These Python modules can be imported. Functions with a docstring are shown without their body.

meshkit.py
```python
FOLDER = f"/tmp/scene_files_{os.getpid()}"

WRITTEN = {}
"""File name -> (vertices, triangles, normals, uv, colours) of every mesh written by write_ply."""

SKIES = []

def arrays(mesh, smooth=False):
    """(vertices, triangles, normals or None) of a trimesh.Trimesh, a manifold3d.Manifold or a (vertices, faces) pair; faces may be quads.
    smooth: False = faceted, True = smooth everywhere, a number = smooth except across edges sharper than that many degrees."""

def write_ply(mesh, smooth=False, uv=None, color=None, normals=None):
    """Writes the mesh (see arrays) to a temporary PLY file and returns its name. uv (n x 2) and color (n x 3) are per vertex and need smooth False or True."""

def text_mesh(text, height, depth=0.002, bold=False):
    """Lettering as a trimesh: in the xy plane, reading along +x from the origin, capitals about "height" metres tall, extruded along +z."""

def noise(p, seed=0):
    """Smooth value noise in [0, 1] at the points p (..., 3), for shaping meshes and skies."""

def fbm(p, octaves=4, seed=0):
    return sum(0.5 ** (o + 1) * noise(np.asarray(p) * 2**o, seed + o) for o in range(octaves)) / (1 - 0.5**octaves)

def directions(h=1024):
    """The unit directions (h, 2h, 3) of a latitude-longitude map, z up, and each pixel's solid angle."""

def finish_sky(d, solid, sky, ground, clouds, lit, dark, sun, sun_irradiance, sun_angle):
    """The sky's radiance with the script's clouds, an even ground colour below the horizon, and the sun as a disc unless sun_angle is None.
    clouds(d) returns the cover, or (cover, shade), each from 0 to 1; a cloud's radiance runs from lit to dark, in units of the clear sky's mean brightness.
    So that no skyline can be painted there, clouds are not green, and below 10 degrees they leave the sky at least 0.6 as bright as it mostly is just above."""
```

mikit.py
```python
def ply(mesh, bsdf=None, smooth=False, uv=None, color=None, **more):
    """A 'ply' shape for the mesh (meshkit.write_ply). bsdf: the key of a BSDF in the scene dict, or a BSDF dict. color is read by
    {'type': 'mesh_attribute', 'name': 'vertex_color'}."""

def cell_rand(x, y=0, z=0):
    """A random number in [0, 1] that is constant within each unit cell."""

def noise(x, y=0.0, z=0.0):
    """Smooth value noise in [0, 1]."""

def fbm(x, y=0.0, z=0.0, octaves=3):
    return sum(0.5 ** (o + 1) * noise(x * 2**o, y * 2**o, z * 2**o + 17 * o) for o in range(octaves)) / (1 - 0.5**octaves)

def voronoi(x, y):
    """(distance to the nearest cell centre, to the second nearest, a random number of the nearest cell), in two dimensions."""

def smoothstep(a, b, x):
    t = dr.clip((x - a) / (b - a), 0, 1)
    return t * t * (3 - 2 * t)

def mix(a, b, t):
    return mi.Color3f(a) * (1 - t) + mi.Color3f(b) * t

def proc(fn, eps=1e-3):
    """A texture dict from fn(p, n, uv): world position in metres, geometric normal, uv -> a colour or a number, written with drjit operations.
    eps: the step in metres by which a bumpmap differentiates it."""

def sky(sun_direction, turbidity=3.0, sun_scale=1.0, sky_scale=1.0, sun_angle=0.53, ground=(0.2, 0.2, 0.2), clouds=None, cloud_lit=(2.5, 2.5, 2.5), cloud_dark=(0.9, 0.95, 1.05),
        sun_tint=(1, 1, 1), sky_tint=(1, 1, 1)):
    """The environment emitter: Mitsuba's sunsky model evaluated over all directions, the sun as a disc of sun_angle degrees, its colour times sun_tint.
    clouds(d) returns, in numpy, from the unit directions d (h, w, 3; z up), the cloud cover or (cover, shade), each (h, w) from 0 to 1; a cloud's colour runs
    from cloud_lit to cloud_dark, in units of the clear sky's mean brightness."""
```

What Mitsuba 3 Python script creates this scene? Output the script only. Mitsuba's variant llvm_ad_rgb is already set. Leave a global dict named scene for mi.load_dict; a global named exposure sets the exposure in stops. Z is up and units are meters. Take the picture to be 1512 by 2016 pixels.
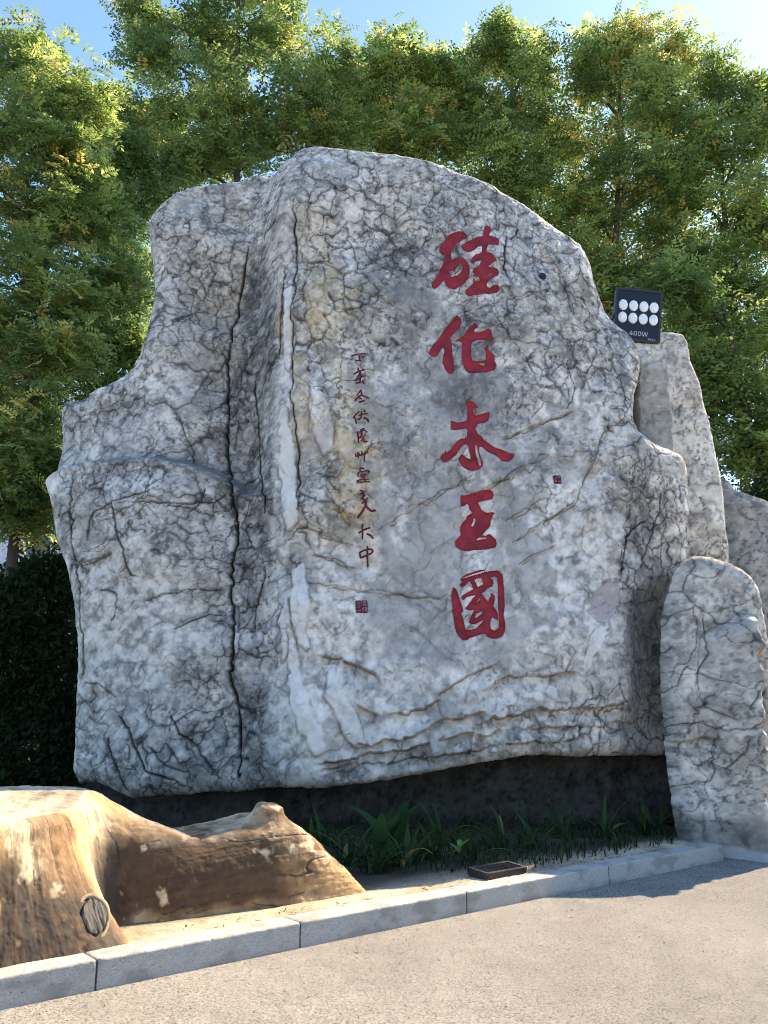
import math
import numpy as np, trimesh, shapely, drjit as dr, mitsuba as mi, mikit, meshkit
from scipy.spatial import cKDTree
from scipy.interpolate import RBFInterpolator, RegularGridInterpolator
from shapely.geometry import Polygon, LineString, Point, MultiPolygon
from shapely.ops import unary_union

T4 = mi.ScalarTransform4f
scene, labels = {}, {}

# ------------------------------------------------------------------ camera, sky, exposure
EYE = np.array([0.0, 0.0, 1.5]); PITCH = math.radians(14.3); F = 1631.0
FWD = np.array([0, math.cos(PITCH), math.sin(PITCH)]); UP = np.array([0, -math.sin(PITCH), math.cos(PITCH)])
scene['camera'] = {'type': 'perspective', 'fov': 2 * math.degrees(math.atan(756 / F)), 'fov_axis': 'x',
                   'near_clip': 0.05, 'far_clip': 2000.0,
                   'to_world': T4().look_at(origin=EYE.tolist(), target=(EYE + FWD).tolist(), up=[0, 0, 1])}
SUN_AZ, SUN_EL = math.radians(47.5), math.radians(44.2)
SUN = (math.sin(SUN_AZ) * math.cos(SUN_EL), math.cos(SUN_AZ) * math.cos(SUN_EL), math.sin(SUN_EL))
scene['sky'] = mikit.sky(SUN, turbidity=2.4, sun_tint=(1.0, 0.965, 0.90), ground=(0.2, 0.19, 0.17))
exposure = 3.5


def at(px, py, Y):
    """The point at depth Y that the photograph shows at pixel (px, py)."""
    px, py, Y = np.asarray(px, float), np.asarray(py, float), np.asarray(Y, float)
    a, b = (px - 756) / F, (1008 - py) / F
    t = Y / (FWD[1] + UP[1] * b)
    return np.stack([a * t, Y + 0 * t, EYE[2] + (FWD[2] + UP[2] * b) * t], -1)


def on_ground(px, py, z=0.0):
    a, b = (px - 756) / F, (1008 - py) / F
    t = (z - EYE[2]) / (FWD[2] + UP[2] * b)
    return np.array([a * t, (FWD[1] + UP[1] * b) * t, z])


# ------------------------------------------------------------------ small helpers
def numbered(key):
    if key not in scene and key not in labels and not any(k.startswith(key + '__') for k in scene):
        return key
    i = 1
    while f'{key}_{i:03d}' in scene or f'{key}_{i:03d}' in labels:
        i += 1
    return f'{key}_{i:03d}'


def thing(name, label, cat, group=None, kind=None):
    key = numbered(name)
    labels[key] = {'label': label, 'category': cat}
    if group: labels[key]['group'] = group
    if kind: labels[key]['kind'] = kind
    return key


def structure(name, mesh, bsdf, label=None, **kw):
    scene[name] = mikit.ply(mesh, bsdf, **kw)
    labels[name] = {'kind': 'structure'}
    if label: labels[name]['label'] = label


def part(parent, name, mesh, bsdf, label=None, **kw):
    key = numbered(parent + '__' + name)
    scene[key] = mikit.ply(mesh, bsdf, **kw)
    if label: labels[key] = {'label': label}
    return key


_R2 = np.random.default_rng(11).random((256, 256)).astype(np.float32); _R3 = np.random.default_rng(12).random((64, 64, 64)).astype(np.float32)


def n2(x, z, s, seed=0, octaves=3, sz=None):
    """Smooth noise of two coordinates in [0, 1], from a table of random numbers."""
    x = np.asarray(x, np.float32) * np.float32(s); z = np.asarray(z, np.float32) * np.float32(s if sz is None else sz); out, tot = 0, 0.0
    for o in range(octaves):
        k = 2 ** o; w = 0.5 ** (o + 1); px = x * k + (seed * 37.3 + 11 * o) % 251; pz = z * k + (seed * 19.7 + 5 * o) % 241
        fx, fz = np.floor(px), np.floor(pz); tx, tz = px - fx, pz - fz; tx = tx * tx * (3 - 2 * tx); tz = tz * tz * (3 - 2 * tz)
        i, j = fx.astype(np.int32) & 255, fz.astype(np.int32) & 255; i1, j1 = (i + 1) & 255, (j + 1) & 255
        a = _R2[i, j]; c = _R2[i, j1]
        a = a + (_R2[i1, j] - a) * tx; c = c + (_R2[i1, j1] - c) * tx
        out = out + w * (a + (c - a) * tz); tot += w
    return out / tot


def fbm(p, octaves=4, seed=0):
    """The same of three coordinates."""
    p = np.asarray(p, np.float32); out, tot = 0, 0.0
    for o in range(octaves):
        w = 0.5 ** (o + 1); q = p * 2 ** o + np.array([seed * 7.3 % 61, seed * 3.9 % 59, seed * 5.1 % 57 + o], np.float32)
        f = np.floor(q); t = q - f; t = t * t * (3 - 2 * t); i = f.astype(np.int32) & 63; i1 = (i + 1) & 63
        X, Y, Z = (i[..., 0], i1[..., 0]), (i[..., 1], i1[..., 1]), (i[..., 2], i1[..., 2])
        tx, ty = t[..., 0], t[..., 1]
        def m(c):
            a0, a1 = _R3[X[0], Y[0], Z[c]], _R3[X[0], Y[1], Z[c]]
            a0 = a0 + (_R3[X[1], Y[0], Z[c]] - a0) * tx; a1 = a1 + (_R3[X[1], Y[1], Z[c]] - a1) * tx
            return a0 + (a1 - a0) * ty
        a = m(0); out = out + w * (a + (m(1) - a) * t[..., 2]); tot += w
    return out / tot


def sstep(a, b, x):
    t = np.clip((x - a) / (b - a), 0, 1); return t * t * (3 - 2 * t)
def lerp(a, b, t): return a + (np.asarray(b, float) - a) * t[..., None]


def tube(path, radii, sides=8):
    p = np.asarray(path, float); r = np.broadcast_to(radii, (len(p),)).astype(float)
    d = np.gradient(p, axis=0); d /= np.linalg.norm(d, axis=1, keepdims=True) + 1e-9
    a = np.cross(d, np.where(np.abs(d[:, 2:]) < 0.9, [0, 0, 1.0], [1.0, 0, 0])); a /= np.linalg.norm(a, axis=1, keepdims=True) + 1e-9
    b = np.cross(d, a); ang = np.arange(sides) * 2 * np.pi / sides
    v = p[:, None] + r[:, None, None] * (np.cos(ang)[None, :, None] * a[:, None] + np.sin(ang)[None, :, None] * b[:, None])
    i, j = np.meshgrid(np.arange(len(p) - 1), np.arange(sides), indexing='ij')
    q = np.stack([i * sides + j, i * sides + (j + 1) % sides, (i + 1) * sides + (j + 1) % sides, (i + 1) * sides + j], -1).reshape(-1, 4)
    f = np.vstack([q[:, [0, 1, 2]], q[:, [0, 2, 3]]])
    e = np.arange(1, sides - 1); o = (len(p) - 1) * sides
    f = np.vstack([f, np.stack([0 * e, e + 1, e], -1), np.stack([0 * e + o, o + e, o + e + 1], -1)])
    return v.reshape(-1, 3), f


def join(ms):
    vs, fs, n = [], [], 0
    for v, f in ms:
        vs.append(v); fs.append(np.asarray(f) + n); n += len(v)
    return np.vstack(vs), np.vstack(fs)


def surface_nets(fn, lo, hi, h):
    """The zero surface of fn(P) < 0 inside, on a grid of step h (naive surface nets)."""
    ax = [np.arange(a, b + h, h) for a, b in zip(lo, hi)]
    P = np.stack(np.meshgrid(*ax, indexing='ij'), -1)
    D = fn(P); s = D < 0; n = D.shape
    c = [(i, j, k) for i in (0, 1) for j in (0, 1) for k in (0, 1)]
    sl = lambda o: tuple(slice(a, m - 1 + a) for a, m in zip(o, n))
    cnt = sum(s[sl(o)].astype(int) for o in c)
    act = (cnt > 0) & (cnt < 8)
    acc, num = np.zeros(act.shape + (3,)), np.zeros(act.shape)
    for a in c:
        for k in range(3):
            if a[k] == 0:
                b = tuple(x + (1 if i == k else 0) for i, x in enumerate(a))
                da, db = D[sl(a)], D[sl(b)]; cr = (da < 0) != (db < 0)
                t = np.where(cr, da / np.where(cr, da - db, 1), 0)
                acc += np.where(cr[..., None], P[sl(a)] + t[..., None] * (P[sl(b)] - P[sl(a)]), 0); num += cr
    idx = -np.ones(act.shape, int); idx[act] = np.arange(act.sum())
    v = acc[act] / num[act][:, None]
    fs = []
    for k in range(3):
        u, w = (k + 1) % 3, (k + 2) % 3
        a = [slice(1, m - 1) for m in n]; a[k] = slice(0, n[k] - 1)
        b = list(a); b[k] = slice(1, n[k])
        sa, sb = s[tuple(a)], s[tuple(b)]
        ijk = np.argwhere(sa != sb); flip = sa[sa != sb]
        ijk[:, u] += 1; ijk[:, w] += 1
        def cell(du, dw):
            q = ijk.copy(); q[:, u] += du; q[:, w] += dw; return idx[tuple(q.T)]
        q = np.stack([cell(-1, -1), cell(0, -1), cell(0, 0), cell(-1, 0)], -1)
        q = np.where(flip[:, None], q, q[:, ::-1])
        fs.append(q[(q >= 0).all(1)])
    q = np.vstack(fs)
    return v, np.vstack([q[:, [0, 1, 2]], q[:, [0, 2, 3]]])


def vnormals(v, f):
    n = np.zeros_like(v); fn = np.cross(v[f[:, 1]] - v[f[:, 0]], v[f[:, 2]] - v[f[:, 0]])
    for k in range(3): np.add.at(n, f[:, k], fn)
    return n / (np.linalg.norm(n, axis=1, keepdims=True) + 1e-12)


def crack_net(x, z, cell, seed, warp=0.35, stretch=1.0):
    """Distance in metres to the nearest edge of a warped cell net, and the cell number."""
    jx, jz = 0.035 * (n2(x, z, 11, seed + 2, 3) - .5), 0.035 * (n2(x, z, 11, seed + 3, 3) - .5)
    wx = x + jx + cell * warp * 2 * (n2(x, z, 1.6 / cell, seed, 3) - 0.5) + 0.12 * (n2(x, z, 2.0, seed + 9) - 0.5)
    wz = (z + jz + cell * warp * 2 * (n2(x, z, 1.6 / cell, seed + 5, 3) - 0.5)) / stretch
    x0, x1, z0, z1 = wx.min() - cell, wx.max() + cell, wz.min() - cell, wz.max() + cell
    gx, gz = np.meshgrid(np.arange(x0, x1, cell), np.arange(z0, z1, cell))
    r = np.random.default_rng(seed)
    S = np.stack([gx.ravel(), gz.ravel()], -1) + r.uniform(-0.46, 0.46, (gx.size, 2)) * cell
    d, i = cKDTree(S).query(np.stack([wx, wz], -1), k=2)
    return (d[:, 1] ** 2 - d[:, 0] ** 2) / (2 * np.linalg.norm(S[i[:, 1]] - S[i[:, 0]], axis=1) + 1e-9), i[:, 0]


# ------------------------------------------------------------------ materials
def vcol(rough=0.9, bump=None, scale=1.0, spec=0.25):
    b = {'type': 'principled', 'base_color': {'type': 'mesh_attribute', 'name': 'vertex_color'}, 'roughness': rough, 'specular': spec}
    if bump is not None:
        b = {'type': 'bumpmap', 'arbitrary': bump, 'scale': scale, 'bsdf': b}
    return {'type': 'twosided', 'bsdf': b}


def plain(col, rough=0.6, metallic=0.0, spec=0.5, **k):
    return {'type': 'twosided', 'bsdf': {'type': 'principled', 'base_color': {'type': 'rgb', 'value': list(col)}, 'roughness': rough, 'metallic': metallic, 'specular': spec, **k}}


scene['plaster'] = vcol(0.92, mikit.proc(lambda p, n, uv: 0.006 * mikit.fbm(p.x * 26, p.y * 26, p.z * 22, 4) + 0.002 * mikit.noise(p.x * 160, p.y * 160, p.z * 130), 4e-3), 1.0, 0.2)
scene['painted_wood'] = vcol(0.8, mikit.proc(lambda p, n, uv: 0.004 * mikit.fbm(p.x * 30, p.y * 30, p.z * 9, 3), 4e-3), 1.0, 0.3)
scene['bark'] = {'type': 'twosided', 'bsdf': {'type': 'principled', 'base_color': mikit.proc(lambda p, n, uv: mikit.mix((0.035, 0.028, 0.022), (0.11, 0.09, 0.07), mikit.fbm(p.x * 18, p.y * 18, p.z * 4, 3))), 'roughness': 0.95, 'specular': 0.2}}


def red_paint(p, n, uv):
    a = mikit.fbm(p.x * 7, p.y * 7, p.z * 7, 3); b = mikit.noise(p.x * 60, p.y * 60, p.z * 45)
    return mikit.mix(mikit.mix((0.18, 0.010, 0.017), (0.29, 0.016, 0.026), mikit.smoothstep(0.3, 0.7, a)), (0.28, 0.07, 0.08), 0.12 * b)


scene['red_paint'] = {'type': 'twosided', 'bsdf': {'type': 'bumpmap', 'arbitrary': mikit.proc(lambda p, n, uv: 0.004 * mikit.fbm(p.x * 40, p.y * 40, p.z * 40, 3), 4e-3), 'scale': 1.0,
                      'bsdf': {'type': 'principled', 'base_color': mikit.proc(red_paint), 'roughness': 0.62, 'specular': 0.3}}}
scene['dark_red_paint'] = {'type': 'twosided', 'bsdf': {'type': 'principled', 'base_color': mikit.proc(lambda p, n, uv: mikit.mix((0.06, 0.004, 0.010), (0.11, 0.01, 0.018), mikit.noise(p.x * 25, p.y * 25, p.z * 25))), 'roughness': 0.7, 'specular': 0.3}}
scene['pink_mark'] = plain((0.30, 0.17, 0.18), 0.8)


def asphalt_colour(p, n, uv):
    f1, f2, r = mikit.voronoi(p.x * 95, p.y * 95)
    big = mikit.fbm(p.x * 0.6, p.y * 0.6, 0, 4); mid = mikit.fbm(p.x * 5, p.y * 5, 0, 3)
    c = mikit.mix((0.105, 0.099, 0.088), (0.325, 0.303, 0.268), r)
    c = mikit.mix(c, (0.045, 0.042, 0.040), 0.85 * mikit.smoothstep(0.70, 0.88, mikit.noise(p.x * 105 + 9, p.y * 105, 0)) + 0.4 * mikit.smoothstep(0.45, 0.8, f1))
    return c * (0.62 + 0.55 * big + 0.28 * mid)


def asphalt_bump(p, n, uv):
    f1, f2, r = mikit.voronoi(p.x * 95, p.y * 95)
    return 0.0045 * r * (1 - mikit.smoothstep(0.1, 0.6, f1)) + 0.006 * mikit.noise(p.x * 40, p.y * 40) + 0.01 * mikit.fbm(p.x * 8, p.y * 8, 0, 2)


scene['asphalt'] = {'type': 'twosided', 'bsdf': {'type': 'bumpmap', 'arbitrary': mikit.proc(asphalt_bump, 2e-3), 'scale': 1.0,
                    'bsdf': {'type': 'principled', 'base_color': mikit.proc(asphalt_colour), 'roughness': 0.9, 'specular': 0.25}}}


def soil_colour(p, n, uv):
    a = mikit.fbm(p.x * 3, p.y * 3, 0, 4); b = mikit.noise(p.x * 70, p.y * 70)
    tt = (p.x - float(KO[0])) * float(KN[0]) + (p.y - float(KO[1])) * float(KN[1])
    inward = mikit.smoothstep(0.55, 1.0, tt + 0.5 * (a - 0.5))  # soil turns darker further in from the kerb
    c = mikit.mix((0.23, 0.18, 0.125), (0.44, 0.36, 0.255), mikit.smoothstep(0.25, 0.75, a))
    return mikit.mix(c, (0.035, 0.028, 0.02), 0.9 * inward) * (0.75 + 0.5 * b)


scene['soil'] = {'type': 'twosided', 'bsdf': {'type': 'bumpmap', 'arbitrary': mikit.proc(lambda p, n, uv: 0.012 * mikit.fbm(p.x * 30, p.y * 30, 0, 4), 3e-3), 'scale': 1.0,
                 'bsdf': {'type': 'principled', 'base_color': mikit.proc(soil_colour), 'roughness': 0.95, 'specular': 0.15}}}


def granite_colour(p, n, uv):
    a = mikit.noise(p.x * 110, p.y * 110, p.z * 110); g = mikit.fbm(p.x * 6, p.y * 6, p.z * 9, 4)
    low = 1 - mikit.smoothstep(0.0, 0.06, p.z + 0.05 * (g - 0.5))
    c = mikit.mix((0.25, 0.236, 0.212), (0.40, 0.378, 0.342), a)
    c = mikit.mix(c, (0.19, 0.178, 0.16), 0.75 * mikit.smoothstep(0.45, 0.70, g) + 0.25 * low)
    return mikit.mix(c, (0.08, 0.08, 0.085), 0.7 * mikit.smoothstep(0.80, 0.92, mikit.noise(p.x * 90 + 5, p.y * 90, p.z * 90)))


scene['granite'] = {'type': 'twosided', 'bsdf': {'type': 'bumpmap', 'arbitrary': mikit.proc(lambda p, n, uv: 0.005 * mikit.fbm(p.x * 50, p.y * 50, p.z * 50, 3), 2e-3), 'scale': 1.0,
                    'bsdf': {'type': 'principled', 'base_color': mikit.proc(granite_colour), 'roughness': 0.8, 'specular': 0.3}}}
scene['mortar'] = plain((0.035, 0.033, 0.03), 0.95)
scene['black_housing'] = plain((0.012, 0.013, 0.015), 0.45)
scene['lamp_glass'] = plain((0.008, 0.010, 0.016), 0.15, 0.0, 0.32)
scene['lamp_lens'] = plain((0.80, 0.80, 0.76), 0.28, 0.0, 0.6)
scene['lettering_white'] = plain((0.5, 0.5, 0.48), 0.7)
scene['dark_metal'] = plain((0.03, 0.032, 0.035), 0.35, 0.7)


def leaf_bsdf(rough, trans):
    return {'type': 'principledthin', 'base_color': {'type': 'mesh_attribute', 'name': 'vertex_color'}, 'roughness': rough, 'diff_trans': trans, 'spec_trans': 0.0, 'eta': 1.5}


scene['leaves'] = leaf_bsdf(0.25, 1.15)
scene['grass_blades'] = leaf_bsdf(0.5, 0.7)

# ------------------------------------------------------------------ ground, road, kerb
KO = np.array([-2.07, 4.99]); KE = np.array([3.83, 10.02]); KD = (KE - KO) / np.linalg.norm(KE - KO); KN = np.array([-KD[1], KD[0]])
KLEN = float(np.linalg.norm(KE - KO)); KH = 0.165; BED = 0.135


def kp(s, t, z=0.0):
    s, t, z = np.broadcast_arrays(np.asarray(s, float), np.asarray(t, float), np.asarray(z, float))
    return np.stack([KO[0] + s * KD[0] + t * KN[0], KO[1] + s * KD[1] + t * KN[1], z], -1)


def st(p):
    d = np.asarray(p)[..., :2] - KO
    return d @ KD, d @ KN


q = 600.0
structure('asphalt_pavement', (np.array([[-q, -q, 0], [q, -q, 0], [q, q, 0], [-q, q, 0.0]]), np.array([[0, 1, 2], [0, 2, 3]])), 'asphalt')
bedp = Polygon([tuple(kp(-40, .1)[:2]), tuple(kp(KLEN + .6, .1)[:2]), (6.2, 10.9), (12, 11.5), (60, 14), (60, 60), (-60, 60)])
gm = trimesh.creation.extrude_polygon(bedp, 0.11, engine='earcut'); gm.apply_translation([0, 0, 0.005])
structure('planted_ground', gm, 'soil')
ss, tt = np.meshgrid(np.arange(-2.2, KLEN + 0.9, 0.035), np.arange(0.11, 5.2, 0.035), indexing='ij')
P = kp(ss, tt)
P[..., 2] = BED + 0.05 * (fbm(np.stack([ss * 1.3, tt * 1.3, 0 * ss], -1), 3, 4) - .5) * sstep(.15, .5, tt) + 0.018 * (fbm(np.stack([ss * 9, tt * 9, 0 * ss], -1), 3, 5) - .5) + 0.05 * sstep(1.0, 4, tt) - .01 * (1 - sstep(.11, .3, tt))
ni, nj = ss.shape; I = np.arange(ni * nj).reshape(ni, nj)
quads = np.stack([I[:-1, :-1], I[1:, :-1], I[1:, 1:], I[:-1, 1:]], -1).reshape(-1, 4)
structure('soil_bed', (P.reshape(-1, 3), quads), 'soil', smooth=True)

labels['kerb'] = {'kind': 'structure'}
cuts = [-4.0, -2.6, -1.25]
for px, py in ((196, 1955), (595, 1868), (920, 1798.5), (1192, 1739)):
    cuts.append(float(st(on_ground(px, py))[0]))
cuts.append(KLEN + 0.02)
rk = np.random.default_rng(5)
KW = 0.23


def kerb_stone(s0, s1, k):
    c = 0.012
    prof = np.array([[0, -0.05], [0, KH - c * 1.3], [c * 0.35, KH - c * 0.4], [c, KH], [KW - c, KH], [KW, KH - c], [KW, -0.05]])
    sv = np.concatenate([[s0], np.arange(s0 + 0.01, s1 - 0.01, 0.02), [s1 - 0.01, s1]])
    rows = []
    for s in sv:
        e = 0.006 if s in (s0, s1) else 0.0
        j = 0.004 * (fbm(np.stack([np.full(len(prof), s * 9), prof[:, 0] * 30, prof[:, 1] * 30], -1), 3, 30 + k) - .5)
        ch = .014 * sstep(.60, .80, fbm(np.array([[s * 7, k * 3.0, 0]]), 3, 33))[0] + .010 * sstep(.62, .8, fbm(np.array([[s * 26, k * 5.0, 1]]), 2, 34))[0]
        chip = ch * np.array([0, .2, 1, .6, 0, 0, 0]); dn = ch * np.array([0, 1, .7, .2, 0, 0, 0])
        rows.append(kp(s, prof[:, 0] + chip + e * np.sign(KW / 2 - prof[:, 0]) + j, prof[:, 1] - dn - e * (prof[:, 1] > .1) + j))
    R = np.array(rows); n, m = R.shape[:2]; I = np.arange(n * m).reshape(n, m)
    qd = np.stack([I[:-1, :-1], I[:-1, 1:], I[1:, 1:], I[1:, :-1]], -1).reshape(-1, 4)
    f = np.vstack([qd[:, [0, 1, 2]], qd[:, [0, 2, 3]]])
    e = np.arange(1, m - 1)
    f = np.vstack([f, np.stack([0 * e, e + 1, e], -1), np.stack([0 * e + I[-1, 0], I[-1, 0] + e, I[-1, 0] + e + 1], -1)])
    return R.reshape(-1, 3), f


for k in range(len(cuts) - 1):
    part('kerb', 'stone', kerb_stone(cuts[k] + .006, cuts[k + 1] - .006, k), 'granite', smooth=35)
mj = []
for c in cuts[1:-1]:
    b = trimesh.creation.box([0.016, KW - .016, KH - .012]); a = math.atan2(KD[1], KD[0])
    b.apply_transform(trimesh.transformations.rotation_matrix(a, [0, 0, 1])); b.apply_translation(kp(c, KW / 2, KH / 2 - .008)); mj.append(b)
for b in mj: part('kerb', 'joint', b, 'mortar')

# ------------------------------------------------------------------ rocks
def outline_world(pts, Yf, R, closed_ground=None):
    pts = np.asarray(pts, float)
    Y = np.full(len(pts), 11.0)
    for _ in range(6):
        w = at(pts[:, 0], pts[:, 1], Y); Y = Yf(w[:, 0], w[:, 2]) + .5 * R
    return w[:, [0, 2]]


def px_line(pts, Y):
    p = np.asarray(pts, float); return at(p[:, 0], p[:, 1], Y)[:, [0, 2]]


def jagged(L, spacing, amp, seed, close=False):
    """The polyline with small broken corners in it, as a crack or a chipped edge runs."""
    r = np.random.default_rng(seed); q = np.vstack([L, L[:1]]) if close else L
    seg = np.linalg.norm(np.diff(q, axis=0), axis=1); cum = np.concatenate([[0], np.cumsum(seg)]); t = [0.0]
    while t[-1] < cum[-1]: t.append(t[-1] + spacing * r.uniform(.4, 1.7))
    t = np.array(t[:-1] if close else t[:-1] + [cum[-1]]); P = np.stack([np.interp(t, cum, q[:, k]) for k in (0, 1)], -1)
    return P + r.uniform(-1, 1, P.shape) * amp * (1 + 1.2 * (r.random((len(P), 1)) < .2))


def dist_line(x, z, line, reach):
    """Distance to a polyline, signed side (positive right of its direction) and position along it in 0..1, for points within reach; else inf."""
    d, sd, u = np.full(len(x), 1e3), np.zeros(len(x)), np.zeros(len(x))
    lo, hi = line.min(0) - reach, line.max(0) + reach
    m = np.flatnonzero((x > lo[0]) & (x < hi[0]) & (z > lo[1]) & (z < hi[1]))
    if not len(m): return d, sd, u
    P = np.stack([x[m], z[m]], -1); L = np.linalg.norm(np.diff(line, axis=0), axis=1); tot = L.sum(); acc = 0
    bd, bs, bu = np.full(len(m), 1e3), np.zeros(len(m)), np.zeros(len(m))
    for a, b, l in zip(line[:-1], line[1:], L):
        ab = b - a; t = np.clip(((P - a) @ ab) / (l * l + 1e-12), 0, 1); v = P - a - t[:, None] * ab
        dd = np.linalg.norm(v, axis=1); c = ab[0] * (P[:, 1] - a[1]) - ab[1] * (P[:, 0] - a[0])
        k = dd < bd; bd[k] = dd[k]; bs[k] = -np.sign(c[k]); bu[k] = (acc + t[k] * l) / tot; acc += l
    d[m], sd[m], u[m] = bd, bs, bu
    return d, sd, u


def densify(p, step, close=True):
    q = np.vstack([p, p[:1]]) if close else p
    out = []
    for a, b in zip(q[:-1], q[1:]):
        n = max(1, int(np.linalg.norm(b - a) / step)); out.append(a + (b - a) * (np.arange(n) / n)[:, None])
    return np.vstack(out)


def chaikin(p, k=1):
    for _ in range(k):
        q = np.roll(p, -1, 0); p = np.stack([.75 * p + .25 * q, .25 * p + .75 * q], 1).reshape(-1, 2)
    return p


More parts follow.
